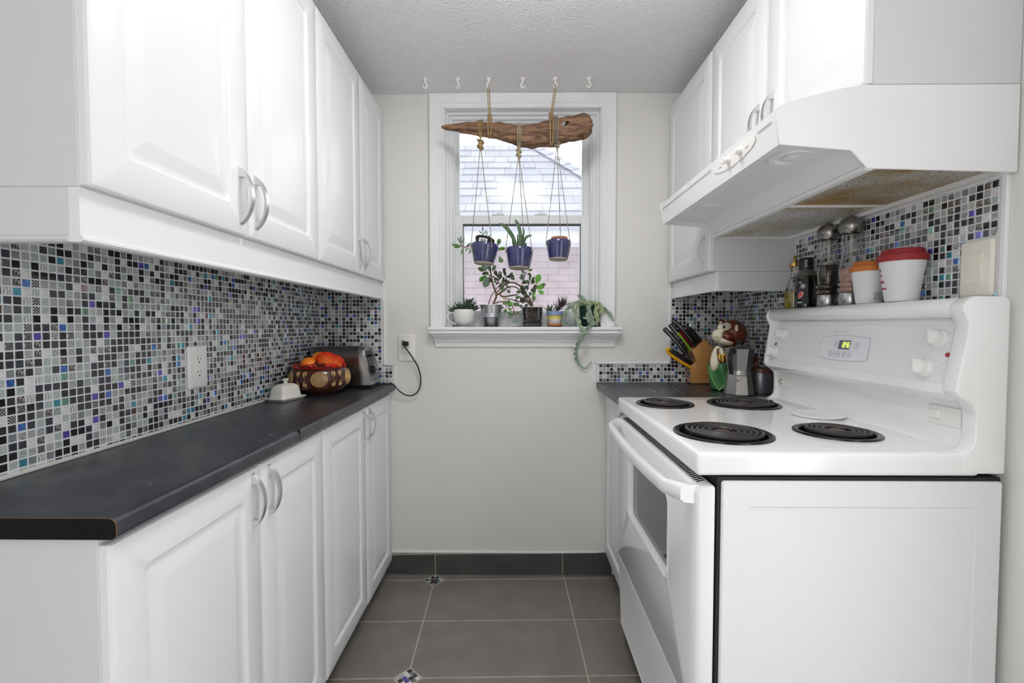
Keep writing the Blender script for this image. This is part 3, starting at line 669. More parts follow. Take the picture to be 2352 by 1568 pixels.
knm = M('knob_white', (.86, .86, .85), .2, coat=.3)
for (y, z) in ((1.628, 1.158), (1.655, 1.093), (1.030, 1.159), (1.048, 1.0935)):
    m = MB(); m.lathe([(.0215, 0), (.0215, .004), (.020, .007), (.0175, .009), (.0172, .019), (.016, .0225), (.012, .0245), (.001, .025)], 32)
    m.box(-.0045, .0045, -.0165, .0165, .018, .0285, .003, 2); m.xf(PM(y, z, .001) @ Matrix.Rotation(R(20), 4, 'Z')); m.build('knob', knm, stv)
redm = M('indicator_red', (.45, .008, .012), .15, coat=.6)
for (y, z) in ((1.660, 1.1225), (1.002, 1.1255)):
    m = MB(); m.lathe([(.0052, 0), (.0048, .002), (.003, .0036), (.0002, .004)], 16); m.xf(PM(y, z, .001)); m.build('indicator_light', redm, stv, label='red indicator light')
# clock
lg = M('print_grey', (.42, .44, .48), .6); bt = M('button_grey', (.66, .69, .74), .5)
m = MB()
arc = [(-.094+.188*k/12, .030+.006*(1-((k-6)/6)**2)) for k in range(13)]; low = [(.100-.200*k/12, -.030-.006*(1-((k-6)/6)**2)) for k in range(13)]
m.prism(arc+low, 'z', -.0005, .0016, .0005, 1); m.xf(PM(1.322, 1.1245, .001)); ck = m.build('clock_plate', M('plate_white', (.78, .80, .83), .3), stv)
m = MB(); Q = arc+low+[arc[0]]; m.tube([(p[0]*1.003, p[1]*1.006, .0012) for p in Q], .0006, 5); m.xf(PM(1.322, 1.1245, .001)); m.build('plate_edge', lg, ck)
m = MB(); m.prism(rrect(.046, .026, .001, 2), 'z', .0016, .0022); m.xf(PM(1.317, 1.1335, .001)); dsp = m.build('clock_display', M('lcd_grey', (.13, .145, .20), .3), ck)
m = MB(); w, h, k = .0052, .0155, .0011
SEG = {'a': (0, h/2, w, k), 'g': (0, 0, w, k), 'd': (0, -h/2, w, k), 'f': (-w/2, h/4, k, h/2), 'b': (w/2, h/4, k, h/2), 'e': (-w/2, -h/4, k, h/2), 'c': (w/2, -h/4, k, h/2)}
for i, d in enumerate(('bc', 'abcdef', 'bcfg', 'acdefg')):
    ox = -.0108 + i*.0083 + (.0014 if i > 1 else 0)
    for s_ in d:
        x, y, a, b_ = SEG[s_]; sh = y*.12; m.box(ox+x+sh-a/2, ox+x+sh+a/2, y-b_/2, y+b_/2, .0022, .0027)
for y in (-.0035, .0035): m.box(.0028-.0006+y*.12, .0028+.0006+y*.12, y-.0008, y+.0008, .0022, .0027)
m.xf(PM(1.3175, 1.1335, .001) @ Matrix.Translation((.003, 0, 0))); m.build('clock_digits', M('clock_lit', (.78, 1, .12), .5, emit=.9), dsp, label='lit yellow-green digits reading 10:46')
for (u, v, w_, h_, tx) in ((-.030, .011, .014, .020, 2), (.052, .008, .018, .020, -1), (-.044, -.0185, .015, .020, 4), (-.026, -.0185, .015, .020, 2), (-.0075, -.0185, .015, .020, 2), (.0115, -.0185, .015, .020, 4), (.031, -.0185, .017, .020, -2)):
    m = MB(); m.prism(rrect(w_, h_, .003, 3), 'z', .0014, .0020); m.xf(PM(1.322, 1.1245, .001) @ Matrix.Translation((u, v, 0))); b_ = m.build('button', bt, ck)
    m = MB()
    if tx > 0:
        for q in range(tx): m.box(-.0045, .0045, (tx/2-.5-q)*.0038-.0007, (tx/2-.5-q)*.0038+.0007, .0020, .0022)
    else: m.prism([(-.0035, -.002), (.0035, -.002), (0, .0025)] if tx == -1 else [(-.0035, .002), (.0035, .002), (0, -.0025)], 'z', .0020, .0022)
    m.xf(PM(1.322, 1.1245, .001) @ Matrix.Translation((u, v, 0))); m.build('printing', lg, b_)
m = MB()      # dial marks round the knobs
for (y, z) in ((1.628, 1.158), (1.655, 1.093), (1.030, 1.159), (1.048, 1.0935)):
    for a in (35, 8, -18, -48, -75):
        k0 = len(m.v); m.box(.025, .0285, -.0004, .0004, .001, .0012); m.box(.0315, .0335, -.0011, .0011, .001, .0012); m.xf(PM(y, z, .001) @ Matrix.Rotation(R(a), 4, 'Z'), k0)
for (u0, u1) in ((-.035, -.012), (0, .012)):
    k0 = len(m.v); m.box(u0, u1, -.0012, .0012, .001, .0011); m.xf(PM(1.345, 1.171, .001), k0)
m.build('printing', M('faint_print', (.55, .57, .60), .6), cpl)
# convenience outlet and switch on the splash
m = MB(); m.box(.9465, .949, 1.598, 1.685, .972, 1.006, .001, 1); op = m.build('outlet_plate', plast, stv)
m = MB(); m.box(.9445, .9475, 1.648, 1.683, .973, 1.005, .001, 1); m.build('socket', plast, op)
m = MB()
for (y, z, a, b_) in ((1.672, .989, .003, .003), (1.660, .9965, .004, .0015), (1.660, .981, .004, .0015)): m.box(.9440, .9448, y-a, y+a, z-b_, z+b_)
m.build('socket_holes', black, op)
m = MB(); m.box(.9465, .949, .992, 1.072, .968, 1.010, .001, 1); op = m.build('switch_plate', plast, stv)
m = MB(); m.box(.943, .9475, 1.040, 1.068, .980, 1.000, .0015, 1); m.build('rocker', plast, op)
m = MB(); m.box(.9468, .947, .9925, .9935, .968, 1.010); m.box(.9468, .947, .992, 1.07, 1.0095, 1.0105); m.build('plate_shadow_line', lg, op)
# white burner cover / dish
t = thing('burner_cover', 'flat white disc lying on the stove top beside the back burner', 'lid', (.872, 1.345, .9265))
m = MB(); m.lathe([(.060, 0), (.063, .001), (.068, .005), (.069, .007), (.067, .008), (.060, .0072), (.001, .007)], 48, t.location); m.build('disc', knm, t)

# ------------------------------------------------------------------ outlets and switch
def duplex(name, label, mtx, w=.079, h=.122, mat=plast, kind='outlet'):
    t = thing(name, label, 'outlet' if kind == 'outlet' else 'switch', mtx.translation)
    m = MB(); m.loops([[(p[0], p[1], z) for p in rrect(w-2*i, h-2*i, .004, 3)] for i, z in ((0, 0), (0, .003), (.0035, .0065), (.005, .007))]); m.xf(mtx); pl = m.build('plate', mat, t)
    m = MB(); m.prism(rrect(.034, .068, .002, 2), 'z', .006, .0085, .0008, 1); m.xf(mtx); f = m.build('receptacle' if kind == 'outlet' else 'rocker', mat, t)
    m = MB()
    if kind == 'outlet':
        for dy in (.019, -.019):
            m.box(-.0072, -.0056, dy+.0005, dy+.0085, .0084, .0088); m.box(.0056, .0072, dy+.0012, dy+.0078, .0084, .0088); m.lathe([(.0026, .0084), (.0026, .0088)], 10, (0, dy-.006, 0))
        m.xf(mtx); m.build('slots', black, f)
    else:
        m.box(-.0145, .0145, -.0305, .0305, .0084, .0094, .0008, 1); m.xf(mtx @ Matrix.Rotation(R(2), 4, 'X')); m.build('paddle', mat, f)
    for dy in (.0485, -.0485):
        m = MB(); m.lathe([(.0032, .0068), (.003, .0078), (.0005, .0082)], 12, (0, dy, 0)); m.xf(mtx); m.build('screw', mat, pl)
    return t
duplex('wall_outlet', 'white duplex outlet set in the mosaic behind the long counter', frame((XL+.0062, 1.3205, 1.070), (0,1,0), (0,0,1), (1,0,0)))
duplex('wall_outlet', 'white duplex outlet on the plain painted wall with a cord plugged in', frame((-.5197, YB-.0002, 1.0835), (1,0,0), (0,0,1), (0,-1,0)), h=.128, w=.080)
duplex('light_switch', 'ivory rocker light switch on the mosaic above the stove corner', frame((XR-.0062, 1.0265, 1.3125), (0,-1,0), (0,0,1), (-1,0,0)), mat=ivory, kind='switch', w=.074, h=.122)

# ------------------------------------------------------------------ toaster, cord
TX0, TX1, TY0, TY1, TZ = -.915, -.632, 2.012, 2.160, CL
t = thing('toaster', 'brushed steel toaster with a black lever slot beside the back wall mosaic', 'toaster', ((TX0+TX1)/2, (TY0+TY1)/2, TZ))
def tsec(x, grow=0, lean=0):
    P = []; ym = (TY0+TY1)/2; hw = (TY1-TY0)/2-grow
    for (a, z) in ((-1, .016), (-1, .05), (-.985, .10), (-.94, .145), (-.88, .165), (-.76, .1775), (-.6, .182), (.6, .182), (.76, .1775), (.88, .165), (.94, .145), (.985, .10), (1, .05), (1, .016)):
        P.append((x+lean*(z/.182), ym+a*hw, TZ+z-(grow*.6 if z > .1 else 0)))
    return P
tsm = M('toaster_steel', (.27, .255, .235), .3, metal=1, bump=(60, .03, (.05, 1, 1)))
m = MB(); m.loops([tsec(TX0+.02), tsec(TX1-.045, 0, -.02)]); m.build('shell', tsm, t, smooth=40)
for x0, x1, l0, l1, nm in ((TX1-.046, TX1-.004, -.02, -.035, 'lever_end'), (TX0+.021, TX0, 0, .01, 'rear_end')):
    m = MB(); m.loops([tsec(x0, -.001, l0), tsec((x0+x1)/2, 0, (l0+l1)/2), tsec(x1, .004, l1)]); m.build(nm, steel, t, smooth=40)
m = MB(); m.box(TX0+.012, TX1-.006, TY0+.008, TY1-.008, TZ, TZ+.018, .003, 1); m.build('base', black, t)
lx = lambda z: TX1-.004-.035*(z/.182)
m = MB(); ym = (TY0+TY1)/2-.012; m.prism([(lx(.055)-.004, TZ+.055), (lx(.055)+.0015, TZ+.055), (lx(.165)+.0015, TZ+.165), (lx(.165)-.004, TZ+.165)], 'y', ym-.036, ym+.036, .0008, 1); m.build('lever_panel', black, t)
m = MB(); m.box(lx(.143)-.002, lx(.143)+.022, ym-.020, ym+.020, TZ+.138, TZ+.148, .003, 2); m.build('lever', black, t)
m = MB(); m.lathe([(.016, 0), (.015, .010), (.012, .012), (.001, .012)], 24); m.box(-.002, .002, -.012, .012, .011, .014); m.xf(frame((lx(.078)+.0015, ym, TZ+.080), (0, 1, 0), (-.19, 0, 1), (1, 0, .19))); m.build('browning_knob', black, t)
m = MB(); 
for y in (ym-.005, ym+.03): m.box(TX0+.06, TX1-.07, y-.012, y+.012, TZ+.1815, TZ+.1825)
m.build('bread_slot', dark, t)
t = thing('power_cord', 'thin black toaster cord looping down the wall to the outlet', 'cord', (-.57, YB-.03, CL))
P = [(-.66, 2.10, CL+.005), (-.64, 2.13, CL+.005), (-.60, 2.138, CL+.006), (-.575, 2.138, CL+.004), (-.553, 2.142, CL-.022), (-.525, 2.15, CL-.045), (-.497, 2.155, CL-.052), (-.470, 2.157, CL-.040), (-.452, 2.156, CL-.008), (-.449, 2.152, CL+.035), (-.460, 2.146, CL+.085), (-.485, 2.142, CL+.130), (-.510, 2.142, CL+.165), (-.524, 2.144, CL+.188), (-.5265, 2.147, CL+.2)]
m = MB(); m.tube(resample(P, .006), .0032, 8); m.build('cable', black, t)
m = MB(); m.box(-.534, -.506, 2.152, 2.1715, 1.093, 1.1145, .004, 2); m.tube([(-.525, 2.158, 1.110), (-.527, 2.15, 1.113), (-.528, 2.144, 1.105), (-.5265, 2.143, 1.095)], [.0075, .007, .005, .0042], 10); m.build('plug', black, t)

# ------------------------------------------------------------------ butter dish
t = thing('butter_dish', 'small cream ceramic butter dish with a domed lid and round knob', 'butter dish', (-.862, 1.712, CL), R(-14))
t.scale = (.80, .80, .84)
crm = M('cream_ceramic', (.76, .745, .69), .12, coat=.5)
m = MB(); L = [[(a, b, z) for a, b in rrect(w, h, r, 5)] for w, h, r, z in ((.088, .138, .01, 0), (.092, .142, .012, .002), (.100, .150, .012, .0065), (.110, .165, .010, .0115), (.110, .165, .010, .0135), (.098, .150, .01, .010), (.09, .14, .008, .009))]
m.loops(L); m.build('plate', crm, t, world=False, smooth=45)
m = MB(); L = [[(a, b, z) for a, b in rrect(w, h, r, 6)] for w, h, r, z in ((.083, .125, .012, .0095), (.083, .125, .014, .014), (.079, .119, .016, .036), (.075, .114, .018, .052), (.068, .106, .022, .062), (.054, .09, .024, .0695), (.030, .055, .014, .073), (.014, .02, .006, .0745))]
m.loops(L); ld = m.build('lid', crm, t, world=False, smooth=60)
m = MB(); m.lathe([(.010, .072), (.0085, .078), (.0095, .083), (.0135, .087), (.0145, .0915), (.012, .0955), (.001, .0965)], 24); m.build('knob', crm, ld, world=False)

# ------------------------------------------------------------------ carved bowl with oranges
BC = Vector((-.803, 1.874, CL)); BR = .118
t = thing('carved_bowl', 'dark brown carved gourd bowl with pale spiral discs and a scalloped rim', 'bowl', BC)
gm = M('gourd_brown', (.040, .010, .006), .2, coat=.6, mix=(12, (.085, .022, .010), .4, .72))
def brad(z): return BR*math.sqrt(max(0, 1-((z-.066)/.078)**2)) if z > .006 else .058
def scal(a): return .132+.0075*math.cos(9*a+.7)
m = MB(); seg = 108; L = []
zs = [0, .001, .004, .010, .02, .032, .046, .06, .074, .088, .1, .112]
for z in zs: L.append([(brad(z)*math.cos(2*math.pi*j/seg)*(.97 if z < .003 else 1), brad(z)*math.sin(2*math.pi*j/seg)*(.97 if z < .003 else 1), z) for j in range(seg)])
for f_ in (.5, 1):
    L.append([((brad(.112)+(brad(scal(2*math.pi*j/seg))-brad(.112))*f_)*math.cos(2*math.pi*j/seg), (brad(.112)+(brad(scal(2*math.pi*j/seg))-brad(.112))*f_)*math.sin(2*math.pi*j/seg), .112+(scal(2*math.pi*j/seg)-.112)*f_) for j in range(seg)])
L.append([(x*.95, y*.95, z-.001) for x, y, z in L[-1]])
for z in (.09, .05, .02, .012): L.append([(brad(max(z, .02))*.94*(.6 if z < .015 else 1)*math.cos(2*math.pi*j/seg), brad(max(z, .02))*.94*(.6 if z < .015 else 1)*math.sin(2*math.pi*j/seg), z) for j in range(seg)])
m.loops(L); bowl = m.build('shell', gm, t, world=False, smooth=45)
tan = M('carved_tan', (.60, .40, .17), .5)
def onbowl(a, z): r = brad(z)+.0006; return Vector((r*math.cos(a), r*math.sin(a), z))
for q in range(5):      # big spirals
    a0 = R(-137 + 69*q); c = .069; pts = []; n = 200; m = MB(); rad = .032
    for k in range(n+1):
        f_ = k/n; th = f_*7.2*2*math.pi; rr = rad*f_; pts.append(onbowl(a0+rr*math.cos(th)/BR, c+rr*math.sin(th)*.98))
    m.tube(pts, .0014, 5); m.build('spiral_disc', tan, bowl, world=False, label='pale carved spiral disc')
    for da, dz, fl, up_ in ((.47, .092, 1, 1), (.75, .092, -1, 1), (.47, .046, 1, -1), (.75, .046, -1, -1)):
        m = MB(); pts = []
        for k in range(46):
            f_ = k/45; th = f_*2.1*2*math.pi; rr = .0015+.0075*f_ if f_ < .93 else .0085
            pts.append(onbowl(a0+da+fl*rr*math.cos(th)/BR, dz+up_*rr*math.sin(th)*1.0))
        e1 = pts[-1]; pts += [onbowl(a0+da+fl*(.0085-.002)/BR, dz-up_*.009), onbowl(a0+da+fl*(-.001)/BR, dz-up_*.017)]
        m.tube(pts, .0013, 5); m.build('curl', tan, bowl, world=False)
orm = M('orange_peel', (.95, .26, .015), .38, bump=(500, .15), coat=.1)
OR = [(-.050, -.038, .082, .034), (.040, -.044, .082, .034), (0, .05, .09, .036), (.062, .025, .088, .035), (-.062, .028, .088, .034), (.034, -.02, .128, .036), (.062, -.008, .118, .033)]
bare = [(-.022, -.050, .122, .031), (.004, -.008, .140, .031)]
for k, (x, y, z, r) in enumerate(OR+bare):
    isb = k >= len(OR); c = BC+Vector((x, y, z))
    o = thing('orange', ('bare orange lying in front on the red net in the carved bowl', 'bare orange at the top of the heap in the carved bowl')[k-len(OR)] if isb else 'orange inside the red mesh net in the carved bowl', 'orange', c-Vector((0, 0, r)), group=None if isb else 'oranges inside the red net')
    m = MB(); m.ball(c, (r, r, r*.95), 24, 14); m.build('peel', orm, o)
    m = MB(); m.lathe([(.003, 0), (.0025, .0012), (.0005, .0014)], 8, c+Vector((0, 0, r*.945))); m.build('stem_end', M('stem_green', (.15, .2, .05), .7), o)
t = thing('fruit_net', 'bright red plastic mesh net draped over the oranges in the bowl', 'net', BC+Vector((0, 0, .12)))
m = MB(); n = 46; V = []; Fs = []
def hgt(x, y):
    h = .108+.006*noise.noise(Vector((x*40, y*40, 0))); r = math.hypot(x, y)
    for (ox, oy, oz, orr) in OR:
        d = math.hypot(x-ox, y-oy)
        if d < orr*1.25: h = max(h, oz+math.sqrt(max(0, (orr*1.25)**2-d*d))*.86)
    for (ox, oy, oz, orr) in bare:
        d = math.hypot(x-ox, y-oy)
        if d < orr: h = min(h, oz-math.sqrt(orr*orr-d*d)*.35)
    return h + .0035
for i in range(n+1):
    for j in range(n+1):
        u, v = -1+2*i/n, -1+2*j/n; x0, y0 = u*math.sqrt(1-v*v/2), v*math.sqrt(1-u*u/2); a = R(45)
        x, y = (x0*math.cos(a)-y0*math.sin(a))*.103, (x0*math.sin(a)+y0*math.cos(a))*.103
        V.append(BC+Vector((x, y, hgt(x, y))))
for i in range(n):
    for j in range(n): Fs.append((i*(n+1)+j, (i+1)*(n+1)+j, (i+1)*(n+1)+j+1, i*(n+1)+j+1))
m.add(V, Fs); netm = M('net_red', (.80, .025, .008), .35); no = m.build('mesh', netm, t, smooth=60)
w = no.modifiers.new('strands', 'WIREFRAME'); w.thickness = .0019; w.use_replace = True; w.use_even_offset = False
m = MB()      # gathered net folds along the rim
fr_ = random.Random(4)
for k in range(9):
    a0 = R(180+k*24); pts = []
    for q in range(9):
        a = a0+q*.085; rr = .086+.005*math.sin(q*1.3+k); pts.append(BC+Vector((rr*math.cos(a), rr*math.sin(a), .116+.007*math.sin(q*.7+k*2))))
    m.tube(resample(pts, .006), [.0035+.0015*math.sin(i) for i in range(len(resample(pts, .006)))], 7)
m.build('folds', M('net_red_folds', (.78, .035, .01), .45, bump=(300, .6)), t)

# ------------------------------------------------------------------ ceiling hooks, driftwood
HX = [-.398, -.257, -.123, .026, .1655, .311]; HYY = 2.045
hr = [25, -35, 200, 170, 20, -10]
labs = {0: 'empty white ceiling hook at the end nearest the long counter', 1: 'empty white ceiling hook between the thin-half rope and an end hook', 2: 'white ceiling hook holding the rope on the thin half of the driftwood', 3: 'empty white ceiling hook between the two driftwood ropes', 4: 'white ceiling hook holding the rope on the thick half of the driftwood', 5: 'empty white ceiling hook at the end nearest the stove side'}
for k, x in enumerate(HX):
    t = thing('ceiling_hook', labs[k], 'hook', (x, HYY, ZC), R(hr[k]), 'white hooks along the ceiling over the window')
    m = MB(); m.lathe([(.0105, 0), (.0105, -.002), (.008, -.005), (.0045, -.009), (.003, -.012)], 18); m.build('base', plast, t, world=False)
    m = MB(); P = [(0, 0, -.008), (.001, 0, -.016), (.006, 0, -.024), (.0085, 0, -.031), (.005, 0, -.0385), (-.002, 0, -.040), (-.0075, 0, -.036), (-.009, 0, -.029)]
    rp = resample(P, .003); m.tube(rp, [.0042-.0018*i/len(rp) for i in range(len(rp))], 9); m.build('hook', plast, t, world=False)
K = 2.045/1.95
sX = lambda x: x*K
sZ = lambda z: 1.189+(z-1.189)*K
DX = [-.3127, -.295, -.2476, -.20, -.1572, -.11, -.067, -.02, .0231, .06, .1132, .16, .2031, .245, .2749, .295, .309]
DT = [2.0135, 2.019, 2.0242, 2.028, 2.0291, 2.026, 2.0252, 2.016, 2.0123, 2.018, 2.0332, 2.041, 2.047, 2.054, 2.0591, 2.052, 2.025]
DB = [2.008, 2.000, 1.995, 1.992, 1.981, 1.972, 1.9594, 1.944, 1.928, 1.926, 1.932, 1.938, 1.9494, 1.957, 1.960, 1.966, 1.985]
def lerp(xs, ys, x):
    for i in range(len(xs)-1):
        if xs[i] <= x <= xs[i+1]: return ys[i]+(ys[i+1]-ys[i])*(x-xs[i])/(xs[i+1]-xs[i])
    return ys[-1] if x > xs[-1] else ys[0]
dwm = bpy.data.materials.new('driftwood'); dwm.use_nodes = True; nt = dwm.node_tree; N_ = nt.nodes; L_ = nt.links
tc = N_.new('ShaderNodeTexCoord'); mp = N_.new('ShaderNodeMapping'); mp.inputs['Scale'].default_value = (3, 14, 26); L_.new(tc.outputs['Object'], mp.inputs[0])
ns = N_.new('ShaderNodeTexNoise'); ns.inputs['Scale'].default_value = 3.2; ns.inputs['Detail'].default_value = 8; ns.inputs['Distortion'].default_value = 1.2; L_.new(mp.outputs[0], ns.inputs['Vector'])
cr_ = N_.new('ShaderNodeValToRGB'); cr_.color_ramp.elements[0].position = .33; cr_.color_ramp.elements[0].color = (.075, .034, .019, 1); cr_.color_ramp.elements[1].position = .70; cr_.color_ramp.elements[1].color = (.36, .205, .115, 1)
L_.new(ns.outputs[0], cr_.inputs[0]); L_.new(cr_.outputs[0], N_['Principled BSDF'].inputs['Base Color']); N_['Principled BSDF'].inputs['Roughness'].default_value = .7
bp = N_.new('ShaderNodeBump'); bp.inputs['Strength'].default_value = .8; bp.inputs['Distance'].default_value = .006; L_.new(ns.outputs[0], bp.inputs['Height']); L_.new(bp.outputs[0], N_['Principled BSDF'].inputs['Normal'])
t = thing('driftwood', 'brown weathered driftwood branch hanging in front of the window', 'driftwood', (0, HYY, 1.97))
m = MB(); L = []; n = 90; sg = 28
def dcen(x): return (lerp(DX, DT, x)+lerp(DX, DB, x))/2
def dhal(x): return (lerp(DX, DT, x)-lerp(DX, DB, x))/2
for i in range(n+1):
    x = DX[0]+(DX[-1]-DX[0])*i/n; zc, hh = dcen(x), dhal(x); dy = min(.038, hh*.9+.006); row = []
    for j in range(sg):
        a = 2*math.pi*j/sg; p = Vector((x, math.cos(a)*dy, math.sin(a)*hh)); f_ = 1+.20*noise.noise(Vector((x*13, math.cos(a)*1.6, math.sin(a)*1.6+4)))+.15*noise.noise(Vector((x*22, math.cos(a)*5, math.sin(a)*5)))+(.16*noise.noise(Vector((j*.55, 9, 2))) if x > .27 else 0)
        row.append((sX(x+(.012*noise.noise(Vector((j*.9, 3, 0))) if i in (n, n-1) else 0)), HYY+p.y*f_*K, sZ(zc+p.z*f_)))
    L.append(row)
m.loops(L)
P = resample([(sX(-.238), HYY-.012, sZ(1.983)), (sX(-.20), HYY-.012, sZ(1.982)), (sX(-.15), HYY-.008, sZ(1.978)), (sX(-.09), HYY, sZ(1.974))], .01); m.tube(P, [.002+.012*(i/len(P))**.7 for i in range(len(P))], 10)
dwo = m.build('branch', dwm, t, smooth=50)
q = MB(); q.ball((sX(.192), HYY, sZ(2.021)), (.019, .2, .0085), 16, 10, Euler((R(22), R(-24), 0))); boolean(dwo, [q.build('cutter', dwm)])
ropem = M('jute_rope', (.42, .29, .145), .9, bump=(500, .5)); twm = M('jute_twine', (.36, .31, .24), .9, bump=(700, .5)); paler = M('pale_jute', (.46, .38, .25), .9, bump=(500, .5))
def wrap(x, k=0, extra=.004):      # loop round the branch at x
    zc, hh = sZ(dcen(x)), dhal(x)*K; dy = min(.038, dhal(x)*.9+.006)*K
    return [(sX(x)+k, HYY+math.cos(a)*(dy+extra)*1.12, zc+math.sin(a)*(hh+extra)*1.07) for a in [2*math.pi*j/18 for j in range(19)]]
for nm, hk, x, knz, lab in (('hanging_rope', 2, -.110, 2.068, 'jute rope tying the thin half of the driftwood to its ceiling hook'), ('hanging_rope', 4, .142, 2.075, 'jute rope tying the thick half of the driftwood to its ceiling hook')):
    hx = HX[hk]; kx = sX(x)-.002; kz = sZ(knz-.022)
    t = thing(nm, lab, 'rope', (kx, HYY, kz), group='ropes holding the driftwood')
    m = MB()
    for s_ in (-.003, .003): m.rope([(hx+s_, HYY, ZC-.038), (hx+s_*1.3+(kx-hx)*.4, HYY-.002, ZC-.038+(kz-ZC)*.4), (kx+s_*.6, HYY-.012, kz)], .0030)
    m.tube([(hx-.004, HYY, ZC-.040), (hx-.002, HYY, ZC-.0335), (hx+.003, HYY, ZC-.0335), (hx+.004, HYY, ZC-.040)], .003, 7)
    m.build('strands', ropem, t)
    m = MB(); kn = [(kx+.008*math.cos(a*1.7), HYY-.014+.008*math.sin(a*2.3), kz-.006+.011*math.sin(a)) for a in [i*.35 for i in range(28)]]; m.tube(kn, .0033, 7); m.ball((kx, HYY-.013, kz-.006), (.007, .007, .009), 10, 8); m.build('knot', ropem, t)
    m = MB()
    for k in (-.006, .005): m.rope(wrap(x, k), .003)
    m.rope([(kx-.004, HYY-.018, kz-.012), (kx-.006, HYY-.05, sZ(dcen(x))), (kx-.004, HYY-.045, sZ(lerp(DX, DB, x))-.008), (kx+.004, HYY-.045, sZ(lerp(DX, DB, x))-.010), (kx+.007, HYY-.05, sZ(dcen(x)))], .0028)
    if hk == 4: m.rope([(kx+.004, HYY-.014, kz-.002), (kx+.014, HYY-.02, kz+.018)], .0026)
    m.build('loop', ropem, t)

# ------------------------------------------------------------------ hanging pots
blue = M('blue_glaze', (.030, .033, .14), .14, coat=.7, mix=(18, (.075, .07, .12), .4, .75)); raw = M('raw_clay', (.50, .46, .38), .8, mix=(60, (.4, .36, .29), .4, .7))
leafg = M('leaf_green', (.085, .20, .05), .35, mix=(40, (.16, .27, .10), .4, .7)); leafl = M('leaf_bright', (.15, .42, .05), .3, sss=.2, mix=(40, (.22, .48, .08), .4, .7)); leafd = M('leaf_dark', (.045, .075, .04), .35, mix=(40, (.11, .07, .045), .45, .7)); leafb = M('leaf_bluish', (.17, .26, .19), .45, mix=(60, (.27, .36, .28), .4, .7))
stemm = M('stem_brown', (.20, .13, .085), .75, bump=(120, .3)); soilm = M('soil', (.025, .018, .014), .95, bump=(120, .8))
def leaf_geo(l, w, th, taper=.62):      # paddle-shaped succulent leaf along +x
    m = MB(); L = []; n = 10; sg = 8
    for i in range(n+1):
        u = (0, .08, .2, .34, .48, .62, .75, .86, .94, .985, 1)[i]; u = u if u < .8 else .8+(u-.8)*(1+.0); ww = w*.5*max(.06, math.sin(math.pi*u**1.55))**.62 if 0 < u < 1 else w*(.09 if u < .5 else .10)
        L.append([(u*l, ww*math.cos(2*math.pi*j/sg), th*.5*(ww/(w*.5))*math.sin(2*math.pi*j/sg)+.10*l*u*u) for j in range(sg)])
    m.loops(L); return m
JL = {k: leaf_geo(1, .60, .14).mesh('leaf', mt, 60) for k, mt in (('g', leafg), ('l', leafl), ('d', leafd), ('b', leafb))}
NL = {k: leaf_geo(1, .30, .13).mesh('leaf', mt, 60) for k, mt in (('g', leafg), ('b', leafb))}
def put_leaf(parent, p, ang, l, kind='g', tw=None, out=0, lib=None, rnd=None):
    """ang: direction in the window plane (degrees, 0 = +x, 90 = up); out: tilt towards the room; tw: how far the blade faces the room"""
    d = Vector((math.cos(R(ang))*math.cos(R(out)), -math.sin(R(out)), math.sin(R(ang))*math.cos(R(out)))); tw = 25 if tw is None else tw
    n0 = Vector((0, -1, 0)); n0 = (n0-d*n0.dot(d)).normalized(); n1 = d.cross(n0); nn = n0*math.cos(R(tw))+n1*math.sin(R(tw)); yv = nn.cross(d)
    mt = frame(Vector(p)-parent.location, d, yv, nn) @ Matrix.Diagonal((l, l, l, 1))
    return inst('leaf', (lib or JL)[kind], parent, mtx=mt)
Y0 = HYY
def pot(label, cx, zb, zt, Rt, rb, tilt, knz, knx, angs, group=None):
    t = thing('hanging_pot', label, 'planter', (cx, Y0, zb), group='blue pots hanging from the driftwood')
    H_ = zt-zb; b3 = Matrix.Translation((cx, Y0, zb)) @ Matrix.Rotation(R(tilt), 4, 'Y') @ Matrix.Rotation(R(-2), 4, 'X')
    m = MB(); pr = [(rb*.98, .004), (rb*1.02, .008), (rb+(Rt-rb)*.40, H_*.33), (Rt*.975, H_*.72), (Rt, H_*.86), (Rt*.985, H_*.96), (Rt*.955, H_), (Rt*.91, H_*.995), (Rt*.89, H_*.9), (rb*.85, .012), (.001, .010)]
    m.lathe(pr, 40, cap0=False); m.xf(b3); body = m.build('body', blue, t, smooth=60)
    m = MB(); m.lathe([(.001, 0), (rb*.88, 0), (rb*.99, .003), (rb*1.005, .007), (rb*.98, .009)], 40, cap1=False); m.xf(b3); m.build('foot', raw, t, label='unglazed clay base')
    m = MB(); kx = sX(knx); kz = sZ(knz)
    for a in angs:
        e_ = b3 @ Vector((Rt*.995*math.cos(R(a)), Rt*.995*math.sin(R(a)), H_*.84)); e2 = b3 @ Vector((Rt*1.03*math.cos(R(a)), Rt*1.03*math.sin(R(a)), H_*.97))
        m.rope([(kx+.002*math.cos(R(a)), Y0-.006+.002*math.sin(R(a)), kz-.012), tuple((Vector((kx, Y0-.006, kz-.012))+e2)*.5), tuple(e2), tuple(e_)], .0021)
        m.ball(b3 @ Vector((Rt*.995*math.cos(R(a)), Rt*.995*math.sin(R(a)), H_*.82)), .0032, 8, 6)
    m.build('twine', twm, t)
    return t, b3, body, kx, kz
